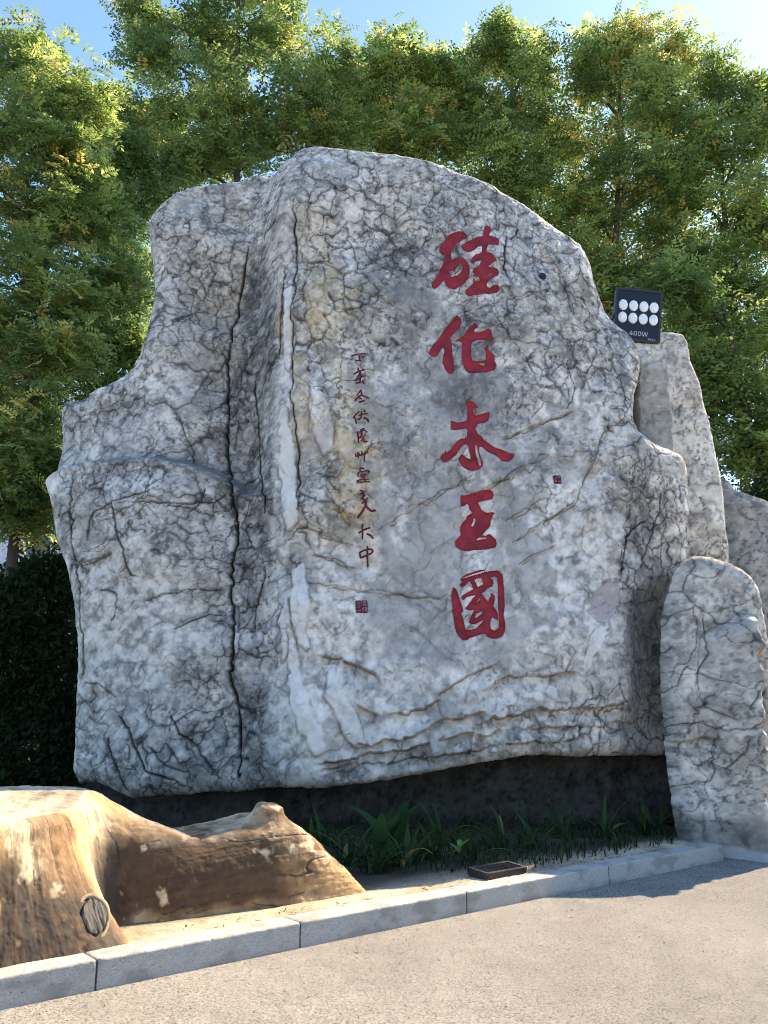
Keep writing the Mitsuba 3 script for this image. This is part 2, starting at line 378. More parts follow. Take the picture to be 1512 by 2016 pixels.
def slab(outline, Yf, R, T, res, feature, seed, skirt=0.35, pix=True, rough=0.012, rvar=0.6, skew=0.0):
    """A thick rock: its front a displaced sheet over the (x, z) outline, rounded back at the rim, with sides and a back."""
    W = outline_world(outline, Yf, R) if pix else np.asarray(outline, float)
    W = densify(chaikin(W, 1), 0.02)
    W = W + rough * 4 * (np.stack([n2(W[:, 0], W[:, 1], 3, seed), n2(W[:, 0], W[:, 1], 3, seed + 1)], -1) - .5) + rough * 2 * (np.stack([n2(W[:, 0], W[:, 1], 14, seed + 2), n2(W[:, 0], W[:, 1], 14, seed + 3)], -1) - .5)
    poly = Polygon(W).buffer(0)
    if poly.geom_type != 'Polygon': poly = max(poly.geoms, key=lambda g: g.area)
    W = densify(np.array(poly.exterior.coords)[:-1], 0.006); tree = cKDTree(W)

    def sheet(h):
        x0, z0, x1, z1 = poly.bounds
        gx, gz = np.meshgrid(np.arange(x0 - h, x1 + 2 * h, h), np.arange(z0 - h, z1 + 2 * h, h), indexing='ij')
        shapely.prepare(poly); ins = shapely.contains_xy(poly, gx, gz)
        cell = ins[:-1, :-1] | ins[1:, :-1] | ins[1:, 1:] | ins[:-1, 1:]
        used = np.zeros_like(ins)
        for a in (slice(0, -1), slice(1, None)):
            for b in (slice(0, -1), slice(1, None)): used[a, b] |= cell
        idx = -np.ones(ins.shape, int); idx[used] = np.arange(used.sum())
        x, z = gx[used], gz[used]; i = ins[used]
        d, k = tree.query(np.stack([x, z], -1)); d[~i] = 0; x, z = np.where(i, x, W[k, 0]), np.where(i, z, W[k, 1])
        q = np.stack([idx[:-1, :-1], idx[1:, :-1], idx[1:, 1:], idx[:-1, 1:]], -1)[cell]
        return x, z, d, np.vstack([q[:, [0, 1, 2]], q[:, [0, 2, 3]]])

    x, z, d, f = sheet(res)
    Rl = R * (1 - rvar / 2 + rvar * n2(x, z, 0.9, seed + 7))
    e = np.clip(1 - d / Rl, 0, 1); back = R * (1 - np.sqrt(1 - e ** 2))
    dY, col = feature(x, z, d)
    y = Yf(x, z) + back + dY
    v = np.stack([x, y, z], -1); c = col
    ed = np.sort(np.vstack([f[:, [0, 1]], f[:, [1, 2]], f[:, [2, 0]]]), axis=1)
    raw = np.vstack([f[:, [0, 1]], f[:, [1, 2]], f[:, [2, 0]]])
    key = ed[:, 0].astype(np.int64) * len(v) + ed[:, 1]; _, inv, cn = np.unique(key, return_inverse=True, return_counts=True)
    br = raw[cn[inv] == 1]; bv = np.unique(br); m = -np.ones(len(v), int); n = len(v)
    rings = [bv]
    for s in range(1, 5):
        w = v[bv] + [skew * skirt * s / 4, skirt * s / 4, 0]
        w += 0.02 * (fbm(w * 4, 3, seed + s)[:, None] - .5)
        rings.append(np.arange(n, n + len(bv))); n += len(bv)
        v = np.vstack([v, w]); c = np.vstack([c, c[bv] * (0.9 + 0.2 * fbm(w * 7, 3, seed + 40)[:, None])])
    for r0, r1 in zip(rings[:-1], rings[1:]):
        m0 = {a: b for a, b in zip(bv, r0)}; m1 = {a: b for a, b in zip(bv, r1)}
        A = np.array([[m0[a], m0[b], m1[b], m1[a]] for a, b in br])
        f = np.vstack([f, A[:, [1, 0, 3]], A[:, [1, 3, 2]]])
    xb, zb, db, fb = sheet(0.09)
    eb = np.clip(1 - db / (0.6 * T), 0, 1)
    yb = Yf(xb, zb) + R + skirt * 0.95 + (T - skirt) * np.sqrt(1 - eb ** 2) + 0.12 * (n2(xb, zb, 2, seed + 20) - .5) * (1 - eb)
    vb = np.stack([xb + skew * (yb - Yf(xb, zb) - R), yb, zb], -1); cb = np.full((len(vb), 3), 0.36) * (0.8 + 0.4 * n2(xb, zb, 3, seed + 21)[:, None]) * [1, .97, .93]
    f = np.vstack([f, fb[:, ::-1] + len(v)]); v = np.vstack([v, vb]); c = np.vstack([c, cb])
    return (v, f), np.clip(c, 0.01, 0.9), poly


GREY = np.array([0.53, 0.487, 0.422]); PALE = np.array([0.75, 0.70, 0.625]); TAN = np.array([0.50, 0.40, 0.255]); BLUE = np.array([0.165, 0.160, 0.150]); SOOT_SHADE = np.array([0.055, 0.053, 0.05])


def rock_base(x, z, seed, cell=0.2, dens=None, streak=0.5, d=None, relief=1.0):
    """Relief and colour that all the plastered rocks share: lumps, a broken net of cracks with dirt in and round them, streaks of grime."""
    dY = relief * (0.16 * (n2(x, z, 0.8, seed) - .5) + 0.09 * (n2(x, z, 2.4, seed + 1) - .5)) 
    inn = 1.0 if d is None else .25 + .75 * sstep(.02, .2, d)
    dY = dY + inn * relief * (0.035 * (n2(x, z, 8, seed + 2) - .5) + 0.014 * (n2(x, z, 26, seed + 3) - .5))
    dens = np.ones_like(x) if dens is None else dens
    dark, halo = np.zeros_like(x), np.zeros_like(x)
    for cl, amt, s, th in ((cell, 1.0, 11, .475), (cell * 0.52, 0.6, 23, .55), (cell * 2.3, 0.9, 37, .45)):
        e, k = crack_net(x, z, cl, seed + s, 0.42, 1.25)
        gate = sstep(th, th + .16, .55 * n2(x, z, 0.9 / cl, seed + s + 3, 3) + .45 * n2(x, z, 0.9, seed + s + 8, 3) + 0.26 * (dens - 0.5))
        w = 0.0048 + 0.007 * sstep(.3, .8, n2(x, z, 5, seed + s + 4)) * np.clip(dens, 0, 1.3) * (.5 + cl / cell / 2)
        g = np.exp(-(e / w) ** 2) * gate * amt
        dY += inn * (0.022 * g - 0.010 * np.exp(-(e / 0.03) ** 2) * gate * amt)
        dark = np.maximum(dark, g)
        halo = np.maximum(halo, np.exp(-e / (0.035 + 0.03 * n2(x, z, 3, seed + s + 6))) * gate * amt * sstep(.42, .68, n2(x, z, 3.3, seed + s + 5) + .2 * (dens - .6)))
    c = np.tile(GREY, (len(x), 1))
    c = lerp(c, PALE, sstep(.42, .68, n2(x, z, 1.6, seed + 61, 4)) * .75)
    c = lerp(c, TAN, sstep(.50, .72, n2(x, z, 1.1, seed + 62, 4)) * .35)
    st_ = n2(x + .12 * n2(x, z, 2.5, seed + 75), z, 5.0, seed + 63, 4, 0.9)
    c = lerp(c, BLUE * 1.3, sstep(.52, .75, st_) * streak * .6)
    blot = n2(x, z, 4.5, seed + 64, 5)
    c = lerp(c, BLUE * 1.25, sstep(.50, .72, blot) * .6)
    c = lerp(c, BLUE, sstep(.56, .66, n2(x, z, 9, seed + 67, 4)) * sstep(.42, .6, n2(x, z, 1.3, seed + 68)) * .6)
    c = lerp(c, PALE * 1.05, sstep(.56, .68, n2(x, z, 7, seed + 69, 4)) * .5)
    fine = n2(x, z, 30, seed + 65, 3)
    mott = n2(x + .05 * n2(x, z, 9, seed + 71), z, 15, seed + 70, 4)
    c = c * (0.52 + 0.50 * fine + .46 * mott)[:, None]
    c = lerp(c, BLUE * .7, sstep(.60, .72, n2(x, z, 22, seed + 72, 3)) * sstep(.40, .62, n2(x, z, 2.1, seed + 73, 3)) * .75)
    c = lerp(c, PALE * 1.1, sstep(.62, .74, n2(x, z, 18, seed + 74, 3)) * .4)
    c = lerp(c, BLUE * .8, sstep(.66, .8, n2(x, z, 13, seed + 66, 3)) * .6)
    c = lerp(c, SOOT_SHADE * 1.6, np.clip(halo * .62, 0, 1))
    c = lerp(c, SOOT_SHADE * .6, np.clip(dark * .90, 0, 1))
    return dY, c


def zone(x, z, px, py, rx, ry, Y, seed):
    c = at(px, py, Y); k = Y / F * 1.1; out = np.zeros(len(x))
    m = np.flatnonzero((np.abs(x - c[0]) < 2 * rx * k) & (np.abs(z - c[2]) < 2 * ry * k)); x, z = x[m], z[m]
    r = np.sqrt(((x - c[0]) / (rx * k)) ** 2 + ((z - c[2]) / (ry * k)) ** 2) + 1.1 * (n2(x, z, 2.2, seed, 4) - .5) + .5 * (n2(x, z, 8, seed + 1, 3) - .5)
    out[m] = 1 - sstep(.55, 1.15, r)
    return out


def near(x, z, line, reach):
    lo, hi = line.min(0) - reach, line.max(0) + reach
    m = np.flatnonzero((x > lo[0]) & (x < hi[0]) & (z > lo[1]) & (z < hi[1]))
    d, _ = cKDTree(densify(line, .03, False)).query(np.stack([x[m], z[m]], -1), distance_upper_bound=reach)
    return m[np.isfinite(d)]


def groove(x, z, line, w, depth, dY, c, seed, soot=1.0, Y=10.6, jag=0.03):
    L = jagged(jagged(px_line(line, Y), .16, .022, seed), .055, .012, seed + 1)
    m = near(x, z, L, .2); x, z = x[m], z[m]
    d, sd, u = dist_line(x, z, L, 0.3)
    ww = w * .62 * (0.35 + 1.1 * n2(x, z, 4, seed + 2)) * np.clip(np.minimum(u, 1 - u) * 14, .25, 1)
    g = np.exp(-(d / np.maximum(ww, .005)) ** 2)
    dY[m] += depth * g
    hal = np.exp(-d / .04) * sstep(.42, .66, n2(x, z, 4, seed + 3, 3))
    cm = lerp(c[m], SOOT_SHADE, np.clip(.5 * soot * hal, 0, 1)); c[m] = lerp(cm, SOOT_SHADE * .4, np.clip(g * soot, 0, 1))
    return dY, c


def ledge(x, z, line, step, fall, dY, c, seed, Y=10.6, tan=.35, w=.013, jag=.03):
    """A chipped edge: the side to the right of the line's direction lies deeper by step, recovering over fall metres."""
    L = jagged(jagged(px_line(line, Y), .18, .030, seed), .06, .014, seed + 1)
    m = near(x, z, L, fall * 1.35); x, z = x[m], z[m]
    d, sd, u = dist_line(x, z, L, fall * 1.5)
    s = d * sd; end = sstep(0, .10, u) * sstep(0, .10, 1 - u) * sstep(.22, .42, n2(u * 4 * len(L) / 30, 0 * u, 2.0, seed + 6, 2) + .06)
    h = sstep(-w * .3, w, s) * (1 - sstep(.02, fall * 1.25, s)) * end
    step *= 1.25; h = h * (.4 + 1.2 * n2(x, z, 3, seed + 8))
    dY[m] += step * h - step * .15 * np.exp(-(np.minimum(s, 0) / .06) ** 2) * (s < 0) * end
    edge = np.exp(-((s - w * .2) / (w * .8)) ** 2) * end * sstep(.3, .6, n2(x, z, 5, seed + 5))
    cm = lerp(c[m], TAN * .9, np.clip(edge * tan * .5, 0, 1))
    under = np.exp(-((s - w * 1.3) / (w * .6)) ** 2) * end * sstep(.35, .6, n2(x, z, 5, seed + 4))
    c[m] = lerp(cm, SOOT_SHADE * .8, np.clip(under * .8, 0, 1))  # shadow line just below the chipped edge, painted dark
    return dY, c


def plate(x, z, pts, rise, soft, dY, c, seed, colour=None, amt=.7, Y=10.6, jag=.02):
    L = jagged(jagged(px_line(pts, Y), .14, .020, seed, True), .05, .012, seed + 1, True)
    p = Polygon(L).buffer(0); b = np.array(p.bounds) + [-.4, -.4, .4, .4]
    m = np.flatnonzero((x > b[0]) & (x < b[2]) & (z > b[1]) & (z < b[3]))
    d, _ = cKDTree(densify(L, .008)).query(np.stack([x[m], z[m]], -1)); ins = shapely.contains_xy(p, x[m], z[m]); d = np.where(ins, d, -d)
    dY, c = dY.copy(), c.copy()
    dY[m] -= rise * sstep(-soft * .2, soft, d)
    if colour is not None: c[m] = lerp(c[m], np.asarray(colour), np.clip(amt * sstep(-.005, .02, d) * (.5 + .8 * n2(x[m], z[m], 9, seed + 3)), 0, 1))
    c[m] = lerp(c[m], SOOT_SHADE, .55 * np.exp(-((d + .008) / .011) ** 2) * sstep(.38, .6, n2(x[m], z[m], 6, seed + 4)))
    return dY, c


# --- the inscribed rock
YC = np.array([  # pixel, depth
    (630, 300, 11.25), (760, 330, 11.1), (900, 360, 11.2), (1050, 440, 11.35), (1150, 520, 11.45), (1190, 640, 11.35), (1255, 700, 11.3),
    (590, 400, 10.75), (580, 600, 10.62), (580, 800, 10.52), (590, 1000, 10.45), (585, 1200, 10.4), (575, 1400, 10.38), (580, 1520, 10.5),
    (700, 480, 10.95), (700, 700, 10.78), (700, 900, 10.66), (700, 1100, 10.58), (700, 1300, 10.52), (700, 1480, 10.5),
    (850, 480, 10.98), (850, 700, 10.82), (850, 900, 10.70), (850, 1100, 10.62), (850, 1300, 10.55), (850, 1450, 10.52),
    (1000, 520, 11.02), (1000, 700, 10.86), (1000, 900, 10.74), (1000, 1100, 10.66), (1000, 1300, 10.60), (1000, 1450, 10.58),
    (1120, 620, 11.02), (1150, 800, 10.90), (1150, 1000, 10.80), (1150, 1200, 10.72), (1130, 1400, 10.72), (1210, 1330, 10.78),
    (1250, 860, 11.0), (1240, 1000, 10.95), (1240, 1120, 11.05), (1300, 950, 11.15), (1330, 1050, 11.3), (1290, 1250, 11.55), (1300, 1420, 11.6), (1260, 1380, 11.2), (1230, 1450, 10.9),
    (520, 400, 11.15), (520, 600, 11.05), (520, 800, 11.0), (520, 1000, 10.95), (515, 1200, 10.86), (510, 1400, 10.82), (510, 1530, 10.86),
    (465, 420, 11.5), (430, 600, 11.45), (425, 750, 11.4), (435, 900, 11.32), (452, 1050, 11.16), (448, 1200, 11.02), (450, 1400, 10.98), (460, 1530, 10.98),
    (390, 420, 11.25), (330, 480, 11.2), (340, 620, 11.0), (340, 760, 10.88), (250, 800, 10.9), (190, 850, 11.0), (150, 860, 11.2), (330, 870, 10.82),
    (330, 960, 10.55), (220, 960, 10.55), (130, 980, 10.7), (330, 1100, 10.48), (220, 1100, 10.45), (150, 1120, 10.6), (330, 1250, 10.45), (220, 1280, 10.45), (330, 1400, 10.45), (220, 1430, 10.5), (330, 1520, 10.5), (200, 1520, 10.6)], float)
Wc = at(YC[:, 0], YC[:, 1], YC[:, 2])
rbf = RBFInterpolator(Wc[:, [0, 2]], YC[:, 2], kernel='thin_plate_spline', smoothing=0.004, degree=1)
gxa, gza = np.linspace(-5.5, 5.5, 120), np.linspace(-.2, 11.5, 130)
G = rbf(np.stack(np.meshgrid(gxa, gza, indexing='ij'), -1).reshape(-1, 2)).reshape(120, 130)
gi = RegularGridInterpolator((gxa, gza), np.clip(G, 10.2, 12.2), bounds_error=False, fill_value=None)
LEDGE = px_line([(60, 930), (105, 914), (140, 906), (200, 903), (280, 905), (350, 908), (400, 914), (445, 932), (470, 960)], 10.7)


def main_Y(x, z):
    y = gi(np.stack([x, z], -1)); yl = np.interp(x, LEDGE[:, 0], LEDGE[:, 1])
    return y + .40 * sstep(-.04, .20, z - yl + .05 * (n2(x, z, 4, 3) - .5)) * (1 - sstep(-1.95, -1.5, x))


MAIN = [(135, 1545), (141, 1450), (150, 1300), (143, 1200), (131, 1130), (108, 1060), (98, 1000), (103, 940), (117, 900), (119, 850), (117, 800), (126, 787), (168, 780), (171, 766), (230, 740), (268, 715), (285, 650), (299, 600), (301, 530),
        (293, 480), (292, 432), (310, 408), (350, 372), (420, 362), (482, 354), (502, 340), (548, 334), (573, 316), (586, 295), (630, 287), (700, 292), (760, 297), (830, 312), (900, 335), (960, 360), (1010, 388), (1060, 418), (1100, 445), (1140, 475),
        (1160, 502), (1173, 545), (1190, 602), (1215, 632), (1245, 655), (1262, 684), (1263, 735), (1251, 785), (1252, 838), (1280, 862), (1320, 880), (1346, 893), (1356, 920), (1358, 1000), (1356, 1080), (1352, 1150), (1350, 1300), (1348, 1480), (1320, 1490),
        (1220, 1488), (1130, 1490), (1050, 1488), (990, 1495), (900, 1510), (800, 1530), (700, 1546), (600, 1553), (540, 1550), (470, 1560), (400, 1563), (330, 1566), (265, 1575), (238, 1566), (200, 1545)]


def glyph(x0, y0, k, outer, holes=()):
    g = unary_union([Polygon([(x0 + u / k, y0 + v / k) for u, v in o]).buffer(0) for o in outer])
    for h in holes: g = g.difference(Polygon([(x0 + u / k, y0 + v / k) for u, v in h]).buffer(0))
    return g


K = 9.45
BIG = [
    glyph(840, 430, K, [[(590, 265), (680, 275), (730, 320), (757, 370), (740, 395), (660, 425), (570, 470), (520, 540), (455, 620), (450, 700), (465, 790), (520, 765), (600, 745), (650, 755), (720, 800), (770, 870), (800, 960), (790, 1060), (760, 1140), (700, 1200), (600, 1270), (520, 1325), (440, 1310), (365, 1265), (335, 1200), (325, 1150), (280, 1200), (220, 1265), (140, 1330), (105, 1300), (85, 1210), (160, 1130), (210, 1030), (270, 920), (320, 800), (345, 700), (290, 690), (235, 625), (230, 580), (270, 500), (350, 410), (410, 330), (480, 290)],
                        [(1110, 118), (1180, 135), (1203, 175), (1185, 250), (1155, 320), (1230, 355), (1330, 375), (1340, 450), (1330, 520), (1230, 510), (1140, 520), (1105, 600), (1105, 660), (1190, 675), (1240, 710), (1250, 760), (1300, 810), (1240, 830), (1185, 880), (1140, 920), (1250, 925), (1320, 950), (1340, 1000), (1310, 1060), (1230, 1110), (1150, 1150), (1115, 1200), (1130, 1255), (1180, 1270), (1250, 1235), (1320, 1225), (1355, 1270), (1360, 1320), (1310, 1365), (1200, 1380), (1060, 1390), (900, 1425), (780, 1440), (715, 1400), (730, 1320), (800, 1270), (870, 1195), (865, 1120), (880, 1100), (895, 1155), (940, 1165), (985, 1145), (1003, 1105), (985, 1080), (930, 1090), (880, 1055), (850, 1000), (875, 960), (940, 930), (990, 880), (1000, 810), (960, 820), (910, 820), (860, 875), (815, 850), (810, 810), (850, 750), (900, 700), (980, 675), (1020, 650), (1025, 600), (1020, 525), (960, 550), (880, 610), (800, 655), (730, 650), (670, 610), (630, 530), (720, 480), (850, 420), (940, 365), (1040, 345), (1050, 270), (1065, 190), (1090, 130)]],
          [[(610, 860), (660, 900), (665, 940), (630, 1020), (570, 1080), (460, 1115), (435, 1080), (405, 990), (450, 995), (520, 990), (560, 930), (580, 880)], [(1130, 1060), (1160, 1030), (1215, 1020), (1190, 1050), (1130, 1090)]]),
    glyph(835, 610, K, [[(610, 110), (660, 140), (690, 190), (688, 280), (640, 370), (560, 450), (470, 550), (500, 630), (520, 700), (525, 850), (545, 1010), (565, 1130), (520, 1200), (450, 1195), (395, 1120), (350, 1000), (345, 880), (375, 790), (370, 720), (340, 710), (280, 790), (220, 875), (160, 870), (90, 810), (110, 730), (170, 630), (250, 560), (350, 420), (450, 280), (540, 180)],
                        [(920, 262), (985, 285), (1003, 320), (930, 385), (935, 432), (1000, 440), (1080, 415), (1190, 370), (1245, 400), (1255, 500), (1285, 565), (1270, 585), (1180, 580), (1060, 575), (980, 585), (880, 625), (865, 720), (870, 870), (890, 960), (980, 970), (1110, 950), (1150, 930), (1145, 800), (1115, 730), (1170, 665), (1190, 680), (1195, 750), (1220, 820), (1245, 790), (1300, 850), (1310, 950), (1350, 1040), (1310, 1120), (1200, 1160), (1080, 1165), (960, 1185), (830, 1190), (760, 1140), (715, 1040), (690, 900), (700, 700), (690, 625), (640, 600), (560, 600), (620, 560), (730, 510), (790, 400), (870, 310)]],
          [[(1010, 1015), (1060, 995), (1135, 995), (1110, 1035), (1060, 1050)]]),
    glyph(860, 780, K, [[(540, 100), (620, 95), (680, 115), (740, 165), (765, 210), (720, 235), (720, 310), (715, 360), (780, 340), (880, 320), (980, 300), (975, 370), (950, 465), (860, 490), (760, 510), (740, 570), (715, 590), (740, 660), (770, 720), (820, 740), (880, 820), (960, 880), (1080, 960), (1200, 1000), (1300, 1040), (1440, 1070), (1440, 1110), (1400, 1170), (1330, 1225), (1210, 1215), (1150, 1150), (1060, 1090), (960, 1040), (900, 1000), (840, 945), (790, 945), (780, 1000), (810, 1100), (860, 1230), (850, 1300), (790, 1350), (690, 1375), (590, 1365), (500, 1320), (440, 1250), (405, 1150), (430, 1120), (460, 1070), (510, 1100), (560, 1140), (635, 1165), (620, 1080), (595, 1000), (575, 900), (545, 890), (480, 920), (410, 1000), (360, 1080), (290, 1150), (200, 1215), (130, 1235), (80, 1190), (70, 1110), (130, 1060), (165, 1010), (180, 1050), (250, 1000), (310, 920), (380, 840), (450, 795), (520, 790), (560, 750), (570, 640), (545, 600), (440, 620), (350, 635), (260, 635), (255, 560), (255, 460), (320, 475), (400, 490), (490, 475), (565, 445), (570, 350), (565, 240), (540, 150)]],
          [[(682, 215), (704, 240), (706, 300), (694, 355), (676, 300)], [(716, 885), (742, 920), (750, 980), (775, 1080), (815, 1180), (828, 1270), (798, 1292), (770, 1220), (735, 1120), (714, 1010)]]),
    glyph(860, 945, K, [[(455, 265), (500, 270), (620, 245), (780, 200), (980, 160), (1040, 190), (1065, 260), (1045, 330), (1000, 350), (880, 380), (765, 410), (800, 470), (840, 550), (930, 595), (1040, 580), (1085, 605), (1040, 660), (1010, 760), (1000, 840), (920, 930), (850, 1010), (930, 1020), (950, 995), (1000, 1000), (1050, 1050), (1100, 1090), (1120, 1170), (1100, 1240), (1000, 1265), (840, 1280), (680, 1285), (600, 1310), (490, 1300), (400, 1260), (350, 1215), (345, 1130), (390, 1070), (455, 1000), (440, 870), (480, 780), (550, 720), (565, 660), (670, 600), (610, 530), (590, 445), (555, 435), (510, 480), (445, 465), (445, 330)]],
          [[(690, 700), (725, 705), (725, 760), (690, 840), (655, 850), (650, 810), (690, 740)], [(740, 1095), (800, 1050), (930, 1050), (920, 1075), (780, 1105)]]),
    glyph(865, 1110, K, [[(260, 430), (320, 470), (345, 540), (375, 650), (420, 760), (450, 870), (405, 920), (440, 1000), (470, 1120), (490, 1225), (600, 1220), (690, 1195), (850, 1130), (960, 1200), (990, 1230), (1040, 1240), (1100, 1200), (1105, 1060), (1200, 1000), (1220, 1100), (1220, 1250), (1180, 1340), (1080, 1390), (980, 1390), (890, 1360), (860, 1295), (760, 1310), (660, 1350), (560, 1380), (530, 1415), (440, 1415), (390, 1370), (330, 1290), (280, 1120), (260, 950), (235, 880), (250, 800), (225, 640), (225, 580), (245, 480)],
                         [(390, 275), (460, 265), (600, 220), (760, 180), (860, 145), (1080, 125), (1130, 150), (1180, 220), (1200, 400), (1210, 600), (1220, 780), (1195, 950), (1200, 1010), (1108, 1067), (1098, 905), (1095, 760), (1090, 600), (1090, 400), (1075, 260), (1020, 235), (940, 255), (1000, 310), (1010, 360), (985, 420), (900, 450), (870, 490), (800, 540), (790, 550), (850, 640), (910, 700), (930, 640), (960, 590), (950, 540), (1000, 550), (1030, 600), (1030, 680), (1005, 790), (1050, 850), (1080, 910), (1100, 1060), (980, 990), (960, 1060), (950, 1130), (960, 1200), (850, 1130), (690, 1195), (730, 1160), (800, 1080), (850, 1015), (830, 1040), (740, 1080), (680, 1110), (610, 1120), (555, 1085), (570, 1020), (610, 940), (650, 870), (640, 855), (540, 865), (480, 830), (510, 790), (560, 730), (620, 650), (680, 580), (600, 590), (500, 620), (450, 680), (415, 640), (430, 590), (500, 540), (630, 470), (610, 390), (560, 320), (520, 350), (490, 400), (440, 420), (390, 415), (375, 385), (430, 340), (400, 310)],
                         [(395, 268), (500, 188), (640, 146), (780, 108), (885, 104), (800, 137), (620, 188), (480, 238), (420, 275)]],
          [[(650, 290), (720, 265), (785, 260), (800, 320), (825, 375), (720, 425), (690, 370)], [(680, 725), (740, 640), (765, 655), (755, 680), (700, 715)], [(665, 1005), (690, 920), (750, 895), (810, 880), (790, 930), (720, 980)]])]


def strokes(y0, items, k=16.8, x0=680, grow=1.0):
    gs = []
    for pts, w in items:
        p = [(x0 + u / k, y0 + v / k) for u, v in pts]
        gs.append((Point(p[0]) if len(p) == 1 else LineString(p)).buffer(w / k / 2 * grow, quad_segs=4))
    return unary_union(gs)


SMALL = [
    strokes(685, [([(205, 275), (300, 225), (400, 205), (560, 195), (735, 215)], 46), ([(460, 275), (475, 420)], 60), ([(345, 420), (500, 435)], 46)]),
    strokes(685, [([(425, 690), (425, 740)], 60), ([(295, 860), (440, 790), (620, 730)], 56), ([(490, 830), (400, 980), (320, 1075)], 48), ([(490, 830), (495, 1000), (480, 1130), (360, 1165)], 60), ([(400, 1050), (500, 960)], 34), ([(520, 960), (610, 928)], 42), ([(578, 1080), (610, 1135)], 58)]),
    strokes(685, [([(510, 1390), (440, 1500), (380, 1570)], 40), ([(515, 1390), (545, 1555), (430, 1620), (315, 1740)], 52), ([(540, 1570), (660, 1610), (760, 1635)], 46), ([(450, 1640), (535, 1680)], 48), ([(475, 1790), (620, 1735)], 62)]),
    strokes(800, [([(450, 175), (340, 260), (275, 340), (340, 420), (345, 500), (370, 550)], 55), ([(440, 290), (560, 250), (720, 228)], 46), ([(530, 180), (530, 300), (500, 390), (420, 410)], 52), ([(630, 160)], 74), ([(630, 365), (720, 410), (765, 490)], 72)]),
    strokes(800, [([(400, 870), (420, 1000), (440, 1215)], 55), ([(610, 750), (520, 790), (540, 900), (545, 1000), (480, 1055)], 62), ([(430, 890), (540, 850), (640, 815), (705, 850), (680, 885)], 40), ([(480, 940), (565, 930)], 36), ([(655, 970), (590, 1070), (520, 1170)], 42), ([(605, 1115), (612, 1190), (720, 1195)], 46)]),
    strokes(800, [([(340, 1620), (350, 1695), (430, 1680), (560, 1600), (740, 1560), (738, 1520)], 45), ([(400, 1575), (435, 1745)], 45), ([(545, 1515), (550, 1600)], 45), ([(650, 1525), (630, 1700), (630, 1850)], 45), ([(450, 1565), (470, 1640)], 42)]),
    strokes(910, [([(475, 260), (530, 200), (600, 230)], 55), ([(510, 300), (540, 340), (690, 295), (800, 300), (760, 365)], 46), ([(470, 330), (410, 400), (420, 480)], 46), ([(510, 450), (590, 420), (675, 405), (635, 480), (550, 505)], 50), ([(620, 540), (645, 610)], 55), ([(395, 630), (520, 590), (760, 575)], 38), ([(385, 670), (600, 670), (790, 655)], 46)]),
    strokes(910, [([(490, 950), (550, 950), (560, 1040), (495, 1055)], 50), ([(590, 1010), (645, 975)], 42), ([(590, 1060), (640, 1130), (565, 1200), (620, 1270), (690, 1320)], 60), ([(555, 1375), (650, 1300), (735, 1210)], 55), ([(680, 1320), (670, 1450), (560, 1640), (415, 1805)], 66), ([(690, 1480), (760, 1560), (860, 1625), (985, 1612)], 74)]),
    strokes(1020, [([(560, 200), (560, 380), (570, 520), (560, 670)], 58), ([(455, 472), (570, 400), (690, 350), (800, 318)], 62), ([(730, 530), (830, 565), (905, 650)], 68)]),
    strokes(1020, [([(725, 940), (730, 1050), (720, 1280), (738, 1480), (740, 1580)], 60), ([(470, 1130), (600, 1060), (780, 1015), (885, 1035), (910, 1100), (870, 1150), (760, 1200), (600, 1265), (505, 1310)], 56), ([(475, 1140), (500, 1300)], 60)])]
SEALS = [Polygon([(699.5, 1182.5), (702, 1181), (715, 1181), (721, 1180.3), (723.5, 1184), (724, 1204.5), (722.5, 1206.6), (702, 1207), (700.3, 1205), (699.6, 1195)]),
         Polygon([(1088.6, 936.4), (1092, 935.2), (1103.8, 935), (1105, 940), (1106.5, 950.5), (1105, 951.8), (1091.5, 952), (1090.3, 945), (1089, 943)])]
SEAL_MARKS = [
    [strokes(1170, [([(400, 480), (500, 480), (490, 600)], 40), ([(625, 500), (620, 640), (440, 690)], 36), ([(400, 860), (520, 820), (630, 815)], 44), ([(400, 1060), (540, 1060), (600, 1020), (660, 1030), (640, 1070)], 46), ([(410, 1130), (430, 1190), (670, 1185)], 34), ([(755, 450), (755, 500)], 36), ([(755, 640), (755, 730)], 36), ([(850, 430), (850, 600), (960, 590), (960, 750)], 40), ([(900, 430), (1000, 440), (970, 520)], 60), ([(880, 640), (850, 740)], 36), ([(1060, 610), (1060, 740)], 36), ([(820, 1150), (800, 900), (880, 860), (1050, 860), (1070, 1120)], 44), ([(890, 950), (900, 1060)], 50), ([(990, 930), (990, 1120)], 38)], 33.6, 690)],
    [strokes(925, [([(580, 870), (560, 980), (700, 985)], 55), ([(600, 875), (670, 880)], 45), ([(810, 510), (850, 550)], 70), ([(935, 490), (930, 660)], 55), ([(640, 560), (620, 700), (720, 710), (730, 580)], 34), ([(870, 840), (900, 880)], 50), ([(930, 960), (1000, 920), (1070, 970)], 50), ([(960, 1010), (990, 1020)], 40), ([(430, 720), (540, 720)], 60)], 43.2, 1080)]]


def to_face(geom):
    """A drawing in pixels of the photograph -> the (x, z) polygon on the rock's face."""
    def ring(r):
        p = np.array(r.coords)[:-1]; Y = np.full(len(p), 10.7)
        for _ in range(4):
            w = at(p[:, 0], p[:, 1], Y); Y = main_Y(w[:, 0], w[:, 2])
        return w[:, [0, 2]]
    out = []
    for g in getattr(geom, 'geoms', [geom]):
        out.append(Polygon(ring(g.exterior), [ring(h) for h in g.interiors]).buffer(0))
    return unary_union(out)


